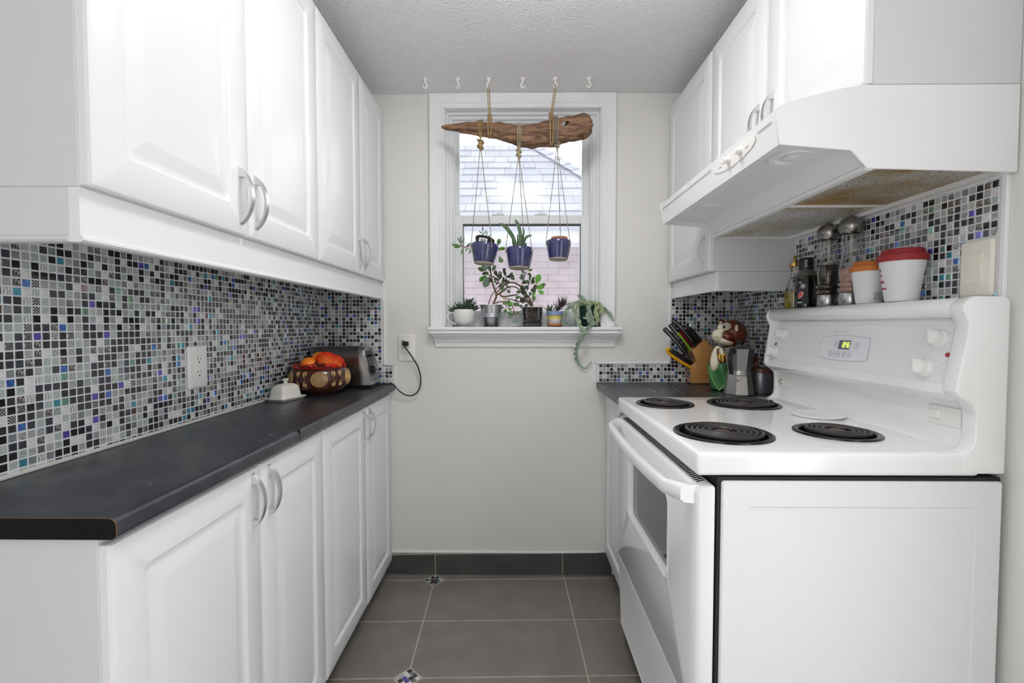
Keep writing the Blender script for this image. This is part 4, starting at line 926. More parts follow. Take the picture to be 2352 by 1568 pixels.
def tie(t, kx, kz, x, mat, big):
    m = MB()
    for k in (-.007, 0, .007): m.rope(wrap(x, k, .005), .0027)
    m.rope([(kx-.003, Y0-.035, sZ(lerp(DX, DB, x))), (kx, Y0-.012, kz+.012)], .003); m.rope([(kx+.004, Y0-.03, sZ(lerp(DX, DB, x))), (kx+.002, Y0-.012, kz+.012)], .003); m.build('loop', mat, t)
    m = MB(); m.tube([(kx+big*.9*math.cos(i*.62), Y0-.012+big*.7*math.sin(i*.9), kz+big*1.25*math.sin(i*.21+.4)) for i in range(46)], .0034, 7); m.ball((kx, Y0-.012, kz), (big*.8, big*.7, big*1.1), 12, 8); m.tube([(kx, Y0-.012, kz-big), (kx+.003, Y0-.012, kz-big*1.8)], .004, 8); m.build('knot', mat, t)
t1, b1, o1, kx, kz = pot('blue glazed hanging pot holding a tipped black nursery pot with a jade cutting', -.146, 1.4565, 1.545, .0605, .043, 5, 1.935, -.150, (-60, 178, 62)); tie(t1, kx, kz, -.150, ropem, .0145)
t2, b2, o2, kx2, kz2 = pot('blue glazed hanging pot with long strap leaves, lowest of the three', .0113, 1.4365, 1.527, .060, .047, 1, 1.898, .008, (-35, 185, 70)); tie(t2, kx2, kz2, .010, paler, .0115)
t3, b3_, o3, kx3, kz3 = pot('blue glazed hanging pot with a small terracotta pot set inside', .182, 1.475, 1.5585, .0545, .042, 1, 1.935, .166, (-38, 190, 75)); tie(t3, kx3, kz3, .160, twm, .010)
# terracotta pot inside
terra = M('terracotta', (.36, .17, .12), .8); c3 = Vector((.186, Y0, 1.520))
tp = thing('terracotta_pot', 'small empty terracotta pot nested in a blue hanging pot', 'pot', c3)
m = MB(); m.lathe([(.028, 0), (.034, .035), (.036, .036), (.0365, .052), (.034, .054), (.032, .052), (.031, .04), (.001, .038)], 32, c3); m.build('body', terra, tp)
# tipped nursery pot with a jade cutting
c1 = Vector((-.152, Y0+.004, 1.512)); np_ = thing('nursery_pot', 'black plastic nursery pot with barcode sticker tipped over in the blue hanging pot', 'pot', c1)
mt = Matrix.Translation(c1) @ Matrix.Rotation(R(12), 4, 'Y') @ Matrix.Rotation(R(-12), 4, 'X')
m = MB(); m.lathe([(.030, 0), (.036, .03), (.041, .052), (.043, .053), (.043, .060), (.038, .0605), (.036, .052), (.001, .050)], 36); m.xf(mt); m.build('body', blackm, np_)
m = MB(); L = []
for a in (-125, -115, -105, -95, -85, -75, -68): L.append([tuple(mt @ Vector(((.0395 if z else .0375)*math.cos(R(a))*1.02, (.0395 if z else .0375)*math.sin(R(a))*1.02, .028+z))) for z in (0, .021)])
V = [p for l in L for p in l]; m.add(V, [(2*i, 2*i+2, 2*i+3, 2*i+1) for i in range(len(L)-1)]); stk = m.build('sticker', M('paper_white', (.78, .78, .77), .7), np_)
m = MB()
for k in range(7):
    a = -108+k*4.6; k0 = len(m.v); w_ = (.0012, .0006, .0009)[k % 3]; p = Vector((.0407*math.cos(R(a)), .0407*math.sin(R(a)), 0)); tg = Vector((-math.sin(R(a)), math.cos(R(a)), 0)); nn = p.normalized()*.0004
    m.add([tuple(mt @ (p+nn+tg*s_*w_+Vector((0, 0, z)))) for s_, z in ((-1, .032), (1, .032), (1, .043), (-1, .043))], [(0, 1, 2, 3)])
m.build('barcode', black, stk)
jr = random.Random(21)
for P in ([(-.155, Y0, 1.56), (-.150, Y0-.004, 1.578), (-.147, Y0, 1.594)], [(-.185, Y0, 1.545), (-.205, Y0-.01, 1.535), (-.232, Y0-.012, 1.531), (-.246, Y0-.012, 1.545)], [(-.12, Y0+.03, 1.55), (-.09, Y0+.045, 1.54), (-.075, Y0+.05, 1.52)]):
    sp = MB(); sp.tube(resample(P, .006), .0022, 7); sp.build('stem', stemm, np_)
for (x, z, ang, l, k) in ((-.147, 1.592, 95, .026, 'b'), (-.148, 1.586, 140, .022, 'b'), (-.146, 1.586, 50, .022, 'b'), (-.147, 1.578, 165, .018, 'g'), (-.143, 1.578, 20, .020, 'g'), (-.135, 1.580, 60, .02, 'b'), (-.13, 1.575, 25, .018, 'g'), (-.16, 1.574, 150, .018, 'b'),
                          (-.246, 1.545, 110, .030, 'b'), (-.246, 1.545, 80, .034, 'b'), (-.246, 1.542, 55, .03, 'b'), (-.242, 1.536, 172, .042, 'g'), (-.238, 1.531, 185, .036, 'g'), (-.236, 1.529, 262, .032, 'g'), (-.225, 1.531, 40, .03, 'g'), (-.212, 1.53, 235, .022, 'g'), (-.205, 1.525, 285, .024, 'g'), (-.198, 1.52, 300, .024, 'g'), (-.2, 1.518, 240, .02, 'g')):
    put_leaf(np_, (x, Y0-.008+jr.uniform(-.012, .008), z), ang, l, k, jr.uniform(-50, 50), jr.uniform(-10, 20), NL)
for (x, z, ang, l, k) in ((-.085, 1.545, 75, .032, 'g'), (-.083, 1.532, 5, .030, 'l'), (-.080, 1.50, -65, .034, 'g')): put_leaf(np_, (x, Y0+.045, z), ang, l, k, jr.uniform(-25, 35), 0)
# strap-leaf plant in the middle pot
sp_ = thing('strap_leaf_plant', 'dark green strap-leaved plant growing in the lowest hanging pot', 'plant', (.0113, Y0, 1.505))
m = MB(); m.lathe([(.001, 1.503), (.050, 1.503), (.050, 1.507), (.001, 1.510)], 28, (.0113, Y0, 0)); m.build('soil', soilm, sp_)
def strap(P, w, mat, th=.0018):
    Q = resample(P, .006); n = len(Q); L = []
    for i, q in enumerate(Q):
        u = i/(n-1); ww = w*.5*(.35+.65*math.sin(math.pi*min(.98, max(0, (u-.1))*.9+.06)))*(1 if u < .9 else max(.12, (1-u)/.1)**.6); d = (Q[min(i+1, n-1)]-Q[max(i-1, 0)]).normalized(); s_ = d.cross(Vector((.15, -1, .1))).normalized(); nn = s_.cross(d)
        L.append([q+s_*ww, q+nn*th, q-s_*ww, q-nn*th])
    m = MB(); m.loops(L); return m
for P, w in (([(.005, Y0-.01, 1.505), (-.008, Y0-.015, 1.55), (-.026, Y0-.03, 1.585), (-.052, Y0-.045, 1.612), (-.075, Y0-.055, 1.623)], .018), ([(.008, Y0-.01, 1.505), (.015, Y0-.01, 1.565), (.013, Y0-.012, 1.60), (.002, Y0-.015, 1.632), (-.009, Y0-.016, 1.648)], .017), ([(.012, Y0, 1.505), (.020, Y0, 1.55), (.03, Y0-.01, 1.59), (.028, Y0-.01, 1.615)], .009),
             ([(.015, Y0, 1.505), (.026, Y0-.01, 1.54), (.036, Y0-.02, 1.565), (.048, Y0-.02, 1.575), (.066, Y0-.025, 1.578)], .013), ([(.0, Y0, 1.505), (-.014, Y0, 1.54), (-.02, Y0+.01, 1.575)], .008), ([(.018, Y0-.01, 1.505), (.03, Y0-.015, 1.53), (.042, Y0-.02, 1.545)], .016), ([(.01, Y0+.01, 1.505), (.004, Y0+.01, 1.55), (.003, Y0+.01, 1.59)], .007), ([(.02, Y0, 1.505), (.04, Y0-.01, 1.52), (.052, Y0-.015, 1.528)], .012)):
    strap(P, w, leafg).build('leaf', M('strap_green', (.06, .12, .055), .35, mix=(60, (.11, .17, .10), .4, .7)), sp_, smooth=60)

# ------------------------------------------------------------------ plants on the window stool
SY = 2.205
wx = lambda px: (px-1186.9)*.002072
wz = lambda py: SILL + (750-py)*.002066
zx = lambda a: wx(1010+a/9.046)
zz_ = lambda b: wz(590+b/9.046)
# cup with haworthia
cx = wx(1066); t = thing('planted_cup', 'large white teacup planted with a spiky dark green succulent', 'plant', (cx, SY, SILL))
cup = M('white_porcelain', (.80, .80, .78), .15, coat=.5)
m = MB(); m.lathe([(.031, 0), (.032, .003), (.038, .008), (.046, .024), (.051, .045), (.0535, .066), (.0545, .080), (.053, .0815), (.0515, .079), (.049, .05), (.038, .015), (.001, .010)], 40, t.location); m.build('cup', cup, t, smooth=60)
m = MB(); m.tube(resample([(cx-.047, SY-.02, SILL+.066), (cx-.066, SY-.028, SILL+.066), (cx-.075, SY-.03, SILL+.048), (cx-.069, SY-.028, SILL+.029), (cx-.050, SY-.02, SILL+.016), (cx-.036, SY-.014, SILL+.011)], .005), .0042, 9); m.build('handle', cup, t)
m = MB(); m.lathe([(.001, .068), (.0505, .068), (.0505, .071), (.001, .074)], 28, t.location); m.build('soil', soilm, t)
def spike(m, p, d, l, w, curl, up_=Vector((0, 0, 1))):
    d = Vector(d).normalized(); Q = []; 
    for i in range(6): u = i/5; Q.append(Vector(p)+d*l*u+up_*curl*u*u*l)
    m.tube(Q, [w*(.6+.4*math.sin(math.pi*min(1, u*.9+.2)))*(1-u)**.55+.0003 for u in [i/5 for i in range(6)]], 5)
hr_ = random.Random(9); ms = [MB(), MB()]
for (ox, oz, n, l) in ((-.035, .078, 17, .042), (.0, .082, 18, .045), (.034, .086, 18, .044), (.018, .098, 16, .046), (-.018, .090, 14, .04), (.05, .080, 12, .044), (.03, .115, 11, .036), (-.05, .074, 9, .04)):
    for k in range(n):
        a = hr_.uniform(0, 2*math.pi); el = hr_.uniform(.05, 1.15); d = (math.cos(a)*math.cos(el), math.sin(a)*math.cos(el)*.8-.15, math.sin(el))
        spike(ms[k % 2], (cx+ox+hr_.uniform(-.006, .006), SY-.012+hr_.uniform(-.02, .012), SILL+oz), d, l*hr_.uniform(.6, 1.1), .0042, hr_.uniform(-.25, .1))
ms[0].build('leaves', M('haworthia_dark', (.022, .05, .03), .4, mix=(80, (.06, .11, .07), .4, .7)), t, kind='stuff', smooth=60); ms[1].build('leaves', M('haworthia_green', (.05, .09, .045), .4, mix=(80, (.12, .17, .09), .4, .7)), t, kind='stuff', smooth=60)
# galvanised bucket
cx = wx(1128.5); t = thing('bucket_plant', 'small galvanised bucket planted with a leggy jade plant', 'plant', (cx, SY, SILL))
galv = M('galvanised', (.60, .62, .65), .3, metal=.9, mix=(20, (.45, .47, .5), .35, .7, (1, 1, .1)))
m = MB(); m.lathe([(.039, 0), (.0395, .002), (.0455, .044), (.047, .0455), (.047, .0485), (.046, .050), (.0475, .0515), (.0475, .0545), (.0465, .056), (.048, .0575), (.048, .0605), (.047, .062), (.0525, .098), (.0550, .0985), (.0556, .101), (.0550, .1035), (.0525, .103), (.05, .09), (.001, .088)], 44, t.location); m.build('bucket', galv, t, smooth=40)
m = MB(); m.lathe([(.001, .090), (.0505, .090), (.052, .0985), (.001, .0995)], 28, t.location); m.build('soil', M('reddish_soil', (.10, .05, .04), .95), t)
def stems(parent, paths):
    for P, r0, r1, dy in paths:
        Q = resample([(zx(a), SY+dy+.012*math.sin(i*.9), zz_(b)) for i, (a, b) in enumerate(P)], .006); m = MB(); m.tube(Q, [r0+(r1-r0)*i/len(Q) for i in range(len(Q))], 9); m.build('stem', stemm, parent, smooth=60)
stems(t, [([(1115, 985), (1130, 930), (1175, 800), (1150, 690), (1105, 560), (1075, 420), (1050, 200)], .0052, .003, 0), ([(1175, 800), (1230, 770), (1310, 825), (1450, 810), (1620, 785)], .0042, .0032, -.012), ([(1012, 975), (1050, 830), (1120, 715), (1205, 615), (1260, 560)], .0024, .0018, .02),
          ([(1165, 965), (1230, 935), (1330, 925), (1430, 935), (1500, 1000), (1540, 1120), (1565, 1185), (1640, 1150)], .003, .0022, -.02), ([(1075, 420), (1000, 350), (950, 270)], .002, .0015, 0), ([(1110, 480), (1160, 440), (1200, 420)], .0018, .0014, 0), ([(1540, 1150), (1510, 1230), (1440, 1260)], .002, .0015, -.02)])
def cluster(parent, seed, lst, dy):
    rr = random.Random(seed)
    for (a, b, ang, l, k) in lst: put_leaf(parent, (zx(a), SY+dy+rr.uniform(-.018, .01), zz_(b)), ang, l/9.046*.00207, k, rr.uniform(-35, 35), rr.uniform(-12, 22))
cluster(t, 1, [(960, 300, 165, 170, 'g'), (940, 300, 110, 130, 'l'), (1000, 320, 200, 120, 'd'), (1040, 200, 215, 150, 'b'), (1060, 330, 100, 140, 'g'), (1090, 300, 55, 150, 'b'), (950, 380, 222, 175, 'l'), (950, 380, 285, 110, 'l'), (1040, 410, 242, 245, 'b'), (1070, 420, 265, 120, 'd'), (1200, 420, 112, 140, 'd'), (1010, 300, 250, 90, 'g'), (1050, 200, 80, 110, 'b'), (1050, 195, 130, 110, 'b'), (1120, 190, 100, 120, 'b'), (1160, 430, 160, 70, 'd')], -.005)
rr = random.Random(12); lst = []
for (ca, cb, n, sa, sb, l, ks) in ((1370, 420, 22, 140, 110, 100, 'gddb'), (1250, 520, 14, 110, 80, 85, 'dddg'), (1400, 640, 12, 120, 90, 80, 'dgb'), (1400, 1030, 12, 90, 70, 85, 'glg'), (1390, 1190, 12, 90, 60, 80, 'bbg'), (1690, 1060, 11, 110, 120, 85, 'dbg')):
    for k in range(n):
        a = rr.uniform(0, 6.28); q = math.sqrt(rr.random()); lst.append((ca+sa*q*math.cos(a)*.75, cb+sb*q*math.sin(a)*.75, math.degrees(math.atan2(-math.sin(a)*sb, math.cos(a)*sa))+rr.uniform(-50, 50), l*rr.uniform(.75, 1.2), rr.choice(ks)))
cluster(t, 2, lst+[(1480, 1300, -25, 130, 'b')], -.014)
stems(t, [([(1240, 770), (1330, 690), (1400, 600), (1380, 430), (1360, 350)], .0026, .0014, .004), ([(1400, 600), (1470, 680), (1440, 760)], .0018, .0012, 0), ([(1290, 600), (1230, 520), (1210, 470)], .0016, .0012, .008), ([(1420, 935), (1390, 1000), (1370, 1060)], .0016, .0012, -.02)])
# glass pot
cx = wx(1222); t = thing('glass_pot_plant', 'clear glass pot of dark soil planted with an arching jade plant', 'plant', (cx, SY, SILL))
glass = M('clear_glass', (.92, .97, .97), .02, trans=1, ior=1.45)
m = MB(); rg = [(.040, 0), (.043, .002), (.0455, .010), (.0475, .060), (.050, .099), (.0505, .1005), (.0475, .1005), (.0445, .060), (.041, .018), (.038, .0155), (.001, .0155)]
L = []
for r, z in rg: L.append([(cx+p[0], SY+p[1], SILL+z) for p in rrect(2*r, 2*r, r*.45, 5)])
m.loops(L); m.build('glass', glass, t, smooth=50)
m = MB(); L = []
for r, z in ((.036, .0165), (.0395, .018), (.0435, .060), (.0455, .088), (.042, .092), (.02, .094)): L.append([(cx+p[0], SY+p[1], SILL+z) for p in rrect(2*r, 2*r, r*.42, 5)])
m.loops(L); m.build('soil', M('potting_soil', (.022, .014, .012), .95, bump=(90, .9)), t, smooth=50)
m = MB()
for k in range(90):
    side = rr.random(); h_ = .02+rr.random()*.05; r = .0395+(h_-.018)*.095; m.ball((cx+rr.uniform(-.034, .034), SY-r-.0004, SILL+h_), rr.uniform(.0005, .0014), 5, 4)
m.build('perlite', M('perlite', (.75, .75, .74), .8), t, kind='stuff')
stems(t, [([(1925, 1010), (1895, 915), (1780, 755), (1680, 620), (1540, 545), (1400, 565), (1290, 640), (1190, 745)], .0044, .003, -.02), ([(1910, 1010), (1850, 920), (1760, 800), (1680, 720), (1600, 640), (1480, 618), (1340, 670), (1230, 755)], .0034, .0022, .004), ([(1870, 1000), (1800, 930), (1640, 930), (1490, 880), (1320, 868)], .0032, .002, -.01), ([(1760, 800), (1680, 670), (1720, 520), (1800, 290)], .003, .0016, .008), ([(1880, 960), (1860, 800), (1960, 640), (1990, 560)], .0026, .0018, -.004), ([(1840, 950), (1760, 820), (1830, 620), (1870, 470)], .0024, .0014, .01), ([(1900, 980), (1980, 860), (1970, 800)], .002, .0014, 0)])
cluster(t, 3, [(2000, 570, 72, 210, 'l'), (1985, 660, 22, 200, 'l'), (2090, 580, 5, 100, 'g'), (1990, 690, -115, 130, 'l'), (2030, 690, -30, 150, 'l'), (1930, 780, -75, 150, 'g'), (1880, 470, 95, 110, 'g'), (1900, 500, 50, 100, 'g'), (1820, 290, 5, 110, 'g'), (1810, 350, -15, 90, 'd'), (1790, 350, 150, 110, 'b'), (1770, 400, 165, 110, 'b'), (1760, 440, 170, 110, 'b'), (1750, 480, 165, 100, 'b'), (1800, 280, 100, 60, 'g'), (1740, 290, 180, 60, 'b')], -.004)
lst = []
for (ca, cb, n, sa, sb, l, ks) in ((1860, 580, 22, 120, 130, 95, 'dgdg'), (1690, 800, 16, 110, 90, 95, 'dddg'), (1800, 700, 10, 90, 90, 85, 'dgb'), (1640, 960, 9, 80, 60, 90, 'gbd')):
    for k in range(n):
        a = rr.uniform(0, 6.28); q = math.sqrt(rr.random()); lst.append((ca+sa*q*math.cos(a)*.75, cb+sb*q*math.sin(a)*.75, math.degrees(math.atan2(-math.sin(a)*sb, math.cos(a)*sa))+rr.uniform(-50, 50), l*rr.uniform(.75, 1.2), rr.choice(ks)))
cluster(t, 4, lst, -.012)
# painted pot with grassy succulent
cx = wx(1273.5); t = thing('painted_pot_plant', 'small blue, yellow and white painted pot with a spiky succulent on a terracotta saucer', 'plant', (cx, SY, SILL))
m = MB(); m.lathe([(.028, 0), (.035, .004), (.0375, .013), (.0365, .016), (.032, .010), (.001, .008)], 36, t.location); m.build('saucer', M('saucer_terracotta', (.55, .22, .11), .75), t)
for nm, pf, mt_ in (('pot_base', [(.0285, .008), (.0325, .036)], M('pot_white', (.70, .68, .66), .6)), ('yellow_band', [(.0325, .036), (.0347, .052), (.035, .054)], M('pot_yellow', (.72, .60, .14), .6)), ('rim', [(.036, .053), (.0385, .054), (.0395, .072), (.038, .0735), (.036, .071), (.001, .066)], M('pot_blue', (.24, .32, .52), .6))):
    m = MB(); m.lathe(pf, 36, t.location, cap0=(nm == 'pot_base'), cap1=(nm == 'rim')); m.build(nm, mt_, t, smooth=40)
m = MB()
for k in range(40):
    a = 2*math.pi*k/40; m.tube([(cx+.0291*math.cos(a), SY+.0291*math.sin(a), SILL+.013), (cx+(.0318+.0004)*math.cos(a), SY+(.0318+.0004)*math.sin(a), SILL+.030+.005*math.sin(a*2+1))], .00045, 4)
m.build('painted_lines', M('line_brown', (.12, .09, .08), .7), t)
m = MB(); m2 = MB(); 
for k in range(26): a = hr_.uniform(0, 6.28); el = hr_.uniform(.75, 1.5); spike(m, (cx-.020+hr_.uniform(-.01, .01), SY-.004+hr_.uniform(-.012, .012), SILL+.068), (math.cos(a)*math.cos(el)-.15, math.sin(a)*math.cos(el), math.sin(el)), hr_.uniform(.025, .048), .0023, 0)
for k in range(120):
    u = hr_.random(); bx_ = cx+.004+.034*u; bz = SILL+.068+.038*u; a = hr_.uniform(0, 6.28); el = hr_.uniform(.1, 1.3)
    spike(m2, (bx_, SY-.004+hr_.uniform(-.008, .008), bz), (math.cos(a)*math.cos(el)*.9+.42, math.sin(a)*math.cos(el)*.8, math.sin(el)+.15), hr_.uniform(.03, .055), .0013, hr_.uniform(-.1, .15))
m.build('leaves', M('aloe_green', (.07, .12, .07), .4, mix=(120, (.17, .22, .16), .45, .65)), t, kind='stuff', smooth=60); m2.build('tuft', M('tuft_purple', (.055, .045, .045), .5, mix=(90, (.12, .11, .09), .4, .7)), t, kind='stuff', smooth=60)
# trailing burro's tail
cx = wx(1352); t = thing('trailing_plant', 'trailing pale green burro tail succulent in a green pot spilling over the sill', 'plant', (cx, SY, SILL))
m = MB(); m.lathe([(.035, .001), (.040, .004), (.047, .085), (.049, .09), (.049, .098), (.045, .098), (.042, .08), (.001, .076)], 36, (cx, SY, SILL)); m.build('pot', M('green_pot', (.006, .05, .028), .3), t)
m = MB(); m.lathe([(.045, 0), (.052, .002), (.0545, .07), (.053, .07), (.050, .004), (.001, .003)], 40, (cx+.012, SY+.002, SILL)); m.build('outer_glass', glass, t, smooth=50)
m = MB(); L = []
for a in (-135, -122, -110, -98): L.append([(cx+(.0432 if z < .05 else .0448)*math.cos(R(a)), SY+(.0432 if z < .05 else .0448)*math.sin(R(a)), SILL+z) for z in (.036, .068)])
m.add([p for l in L for p in l], [(2*i, 2*i+2, 2*i+3, 2*i+1) for i in range(3)]); m.build('tag', MATS['paper_white'], t)
sedum = [M('sedum_pale', (.36, .46, .33), .55, mix=(50, (.50, .58, .42), .4, .7)), M('sedum_blue', (.27, .38, .30), .55, mix=(50, (.40, .50, .40), .4, .7)), M('sedum_yellow', (.42, .50, .26), .55, mix=(50, (.5, .58, .4), .4, .7))]
sr = random.Random(33)
def q7(a, b): return (wx(1200+a/7.126), wz(640+b/7.126))
def strand(P, kind, l=.0125, dens=1.0, taper=1):
    Q = resample([(*[q7(a, b)[0]], y, q7(a, b)[1]) for a, b, y in P], .0042/dens); m = MB(); m.tube(Q[::2]+[Q[-1]], .0014, 5); n = len(Q)
    for i, p in enumerate(Q[:-1]):
        d = (Q[i+1]-p).normalized(); u_ = d.orthogonal().normalized(); w_ = d.cross(u_); s_ = 1.15*l*(1 if i < n*.75 else max(.45, 1-(i-n*.75)/(n*.25)*.6*taper))
        for k in range(3):
            a = i*2.4+k*2.1+sr.uniform(-.3, .3); o_ = (u_*math.cos(a)+w_*math.sin(a)); dd = (o_*.85+d*.55).normalized(); m.tube([p, p+dd*s_*.35, p+dd*s_*.75+d*s_*.12, p+dd*s_+d*s_*.25], [s_*.08, s_*.15, s_*.12, s_*.02], 5)
    m.build('trailing_stem', sedum[kind], t, smooth=70, kind='stuff')
f0 = SY-.045
strand([(1100, 440, SY), (1060, 400, SY-.05), (1040, 500, f0-.02), (1090, 640, f0-.025), (1110, 740, f0-.03), (1000, 820, 2.105), (930, 900, 2.098), (880, 1000, 2.10), (850, 1120, 2.13), (850, 1240, 2.155), (880, 1340, 2.165), (930, 1410, 2.165), (1000, 1460, 2.165), (1060, 1400, 2.165), (1110, 1350, 2.165)], 1, .0115, 1, 1.3)
strand([(1000, 430, SY), (900, 440, SY-.04), (850, 530, f0), (860, 640, f0-.01), (900, 740, f0-.02), (930, 830, 2.11), (970, 900, 2.10), (930, 1000, 2.11)], 0, .013)
strand([(1150, 440, SY), (1180, 440, SY-.05), (1160, 560, f0-.02), (1180, 660, f0-.02), (1170, 760, f0-.02)], 2, .013)
strand([(1000, 420, SY), (880, 400, SY-.02), (780, 430, SY-.02), (720, 500, SY-.02), (690, 600, SY-.02), (680, 700, SY-.02), (760, 750, SY-.01), (860, 745, SY-.03)], 1, .012)
strand([(1050, 400, SY), (960, 370, SY-.01), (860, 410, SY-.03), (790, 480, SY-.04), (850, 560, f0)], 0, .012)
strand([(1080, 420, SY), (1000, 340, SY), (940, 290, SY), (900, 272, SY)], 1, .011)
strand([(1150, 430, SY), (1240, 420, SY-.01), (1290, 360, SY-.01), (1270, 300, SY-.01), (1250, 280, SY-.01)], 0, .011)
strand([(1180, 430, SY), (1270, 470, SY-.03), (1330, 520, SY-.05), (1390, 600, SY-.06), (1440, 690, SY-.07)], 1, .0105)
strand([(1120, 430, SY), (1200, 410, SY-.05), (1260, 480, f0-.01), (1230, 560, f0-.02), (1270, 600, f0-.02)], 2, .012)
strand([(1080, 420, SY), (1040, 430, SY-.06), (1060, 520, f0-.015), (1030, 620, f0-.02), (1060, 700, f0-.02), (1100, 760, f0-.025)], 0, .012)
strand([(1060, 430, SY), (1000, 400, SY-.06), (1130, 400, SY-.055), (1200, 460, SY-.055)], 2, .013)
m = MB(); m.tube(resample([(*[q7(a, b)[0]], y, q7(a, b)[1]) for a, b, y in ((1440, 690, SY-.07), (1490, 780, 2.118), (1520, 880, 2.112), (1515, 1000, 2.13))], .008), .0008, 5); m.build('dry_stem', M('dry_stem', (.45, .42, .36), .8), t)
m = MB()
for k in range(46): u = rr.choice((wx(1035), wx(1092), wx(1110), wx(1165), wx(1180), wx(1195))); m.ball((u+rr.uniform(-.02, .02), 2.135+rr.uniform(0, .03), SILL+.0008), (rr.uniform(.001, .004), .0015, .0012), 5, 4)
m.build('soil_crumbs', soilm, kind='stuff', label='dark crumbs of soil and dry leaf on the white window stool', cat='soil')

# ------------------------------------------------------------------ knife block with knives
woodm = M('block_wood', (.52, .27, .085), .35, coat=.2, mix=(9, (.42, .20, .06), .4, .7, (1, 1, 9)))
KY0, KY1 = 2.100, 2.168
kx4 = lambda a: .7926+(a-1225)/5.345*.001965
kz4 = lambda b: CR+(1078-b)/5.345*.001965
t = thing('knife_block', 'light wooden knife block with an oval metal badge', 'knife block', (.84, 2.13, CR))
poly = [(kx4(1225), kz4(1070)), (kx4(1227), kz4(845)), (kx4(1293), kz4(797)), (kx4(1222), kz4(672)), (kx4(1385), kz4(528)), (kx4(1500), kz4(648)), (kx4(1490), kz4(1070))]
m = MB(); m.prism(poly, 'y', KY0, KY1, .0025, 2); m.build('block', woodm, t)
for x in (kx4(1240), kx4(1475)):
    for y in (KY0+.01, KY1-.01): m = MB(); m.lathe([(.006, 0), (.006, .0045)], 12, (x, y, CR)); m.build('foot', black, t)
m = MB(); m.lathe([(.016, 0), (.0165, .0006), (.0155, .0014), (.001, .0016)], 28, squash=.78); m.xf(frame((kx4(1225)+.0002, (KY0+KY1)/2, kz4(970)), (0, 1, 0), (0, 0, 1), (-1, 0, 0)) @ Matrix.Rotation(R(90), 4, 'Z') @ Matrix.Diagonal((1, 1, 1, 1))); m.build('badge', steel, t, label='oval metal badge')
m = MB()
for dy, dz in ((0, .005), (-.004, -.002), (.004, -.002), (0, -.003)): m.ball((kx4(1225)-.0016, (KY0+KY1)/2+dy, kz4(970)+dz), (.0006, .0018, .0012), 8, 5)
m.build('badge_mark', M('badge_engrave', (.12, .12, .12), .5, metal=1), t)
def knife(label, a, b, y, w, th, mat, trim=None, butt=None, group=None):
    """a = tip of the handle, b = point where it enters the block, both as (x, z)"""
    A, B = Vector((a[0], y, a[1])), Vector((b[0], y, b[1])); d = (B-A).normalized(); L_ = (B-A).length
    k = thing('knife', label, 'knife', B, group='knives in the wooden block'); mt = frame(A, d, (0, 1, 0), d.cross(Vector((0, 1, 0))))
    m = MB(); Ls = []
    for u, s_ in ((0, .55), (.015, .85), (.06, 1), (.35, .86), (.7, .92), (.93, 1.02), (1, .95)): Ls.append([(u*L_, p[0], p[1]+.0025*math.sin(u*3.14)) for p in rrect(th*s_, w*s_, min(th, w)*.42*s_, 4)])
    m.loops(Ls); m.xf(mt); h = m.build('handle', mat, k, smooth=50)
    m = MB(); m.box(L_*.98, L_+.03, -.001, .001, -w*.45, w*.45); m.xf(mt); m.build('blade', steel, k)
    if trim:
        m = MB(); m.box(.004, L_*.97, -th*.53, th*.53, -.0014, .0014); m.xf(mt); m.build('tang', trim, h)
    if butt:
        m = MB(); m.box(-.004, .010, -th*.47, th*.47, -w*.42, w*.42, .003, 2); m.xf(mt); m.build('butt_cap', butt, h)
    return k
q4 = lambda a, b: (kx4(a), kz4(b))
knife('black riveted knife handle leaning furthest out of the block', q4(885, 390), q4(1165, 705), KY0+.012, .022, .014, black, chrome)
knife('black knife handle beside the green one near the top slots', q4(972, 345), q4(1230, 640), KY0+.034, .020, .013, black, chrome)
knife('slim green knife handle in the wooden block', q4(1045, 445), q4(1215, 668), KY0+.006, .013, .011, M('green_handle', (.20, .30, .02), .4))
knife('black knife handle with bright steel spine in the middle of the block', q4(1065, 340), q4(1300, 630), KY0+.018, .022, .014, black, chrome)
knife('black knife handle standing behind the others at the back of the block', q4(1030, 285), q4(1330, 590), KY0+.056, .021, .013, black, chrome)
knife('red and black knife handle between the black ones in the block', q4(1085, 425), q4(1300, 625), KY0+.046, .020, .013, M('red_handle', (.42, .012, .02), .35), None, black)
st_ = knife('round black honing steel handle with a chrome ring end', q4(1165, 350), q4(1345, 560), KY0+.028, .026, .024, black)
m = MB(); c_ = Vector((kx4(1165), KY0+.028-.004, kz4(350))); m.tube([c_+Vector((.017*math.cos(a)*.97, -.006+.005*math.sin(a), .0165*math.sin(a))) for a in [2*math.pi*i/28 for i in range(29)]], .0014, 7); m.build('ring', chrome, st_)
ks = knife('yellow and black shears handle in the low slot of the block', q4(965, 662), q4(1260, 845), KY0+.022, .022, .020, black)
yl = M('yellow_handle', (.80, .42, .01), .4)
m = MB(); A, B = Vector((kx4(935), KY0+.022, kz4(655))), Vector((kx4(1240), KY0+.022, kz4(865))); P = [A+Vector((.002, -.004, .004)), A+Vector((0, -.002, -.006)), A*.7+B*.3+Vector((0, 0, -.013)), A*.3+B*.7+Vector((0, 0, -.011)), B+Vector((0, 0, -.004))]; m.tube(resample(P, .006), .0075, 9); m.ball(A+Vector((.006, 0, .002)), (.013, .010, .008), 14, 8, Euler((0, R(10), 0))); m.build('yellow_grip', yl, ks, label='yellow grip')

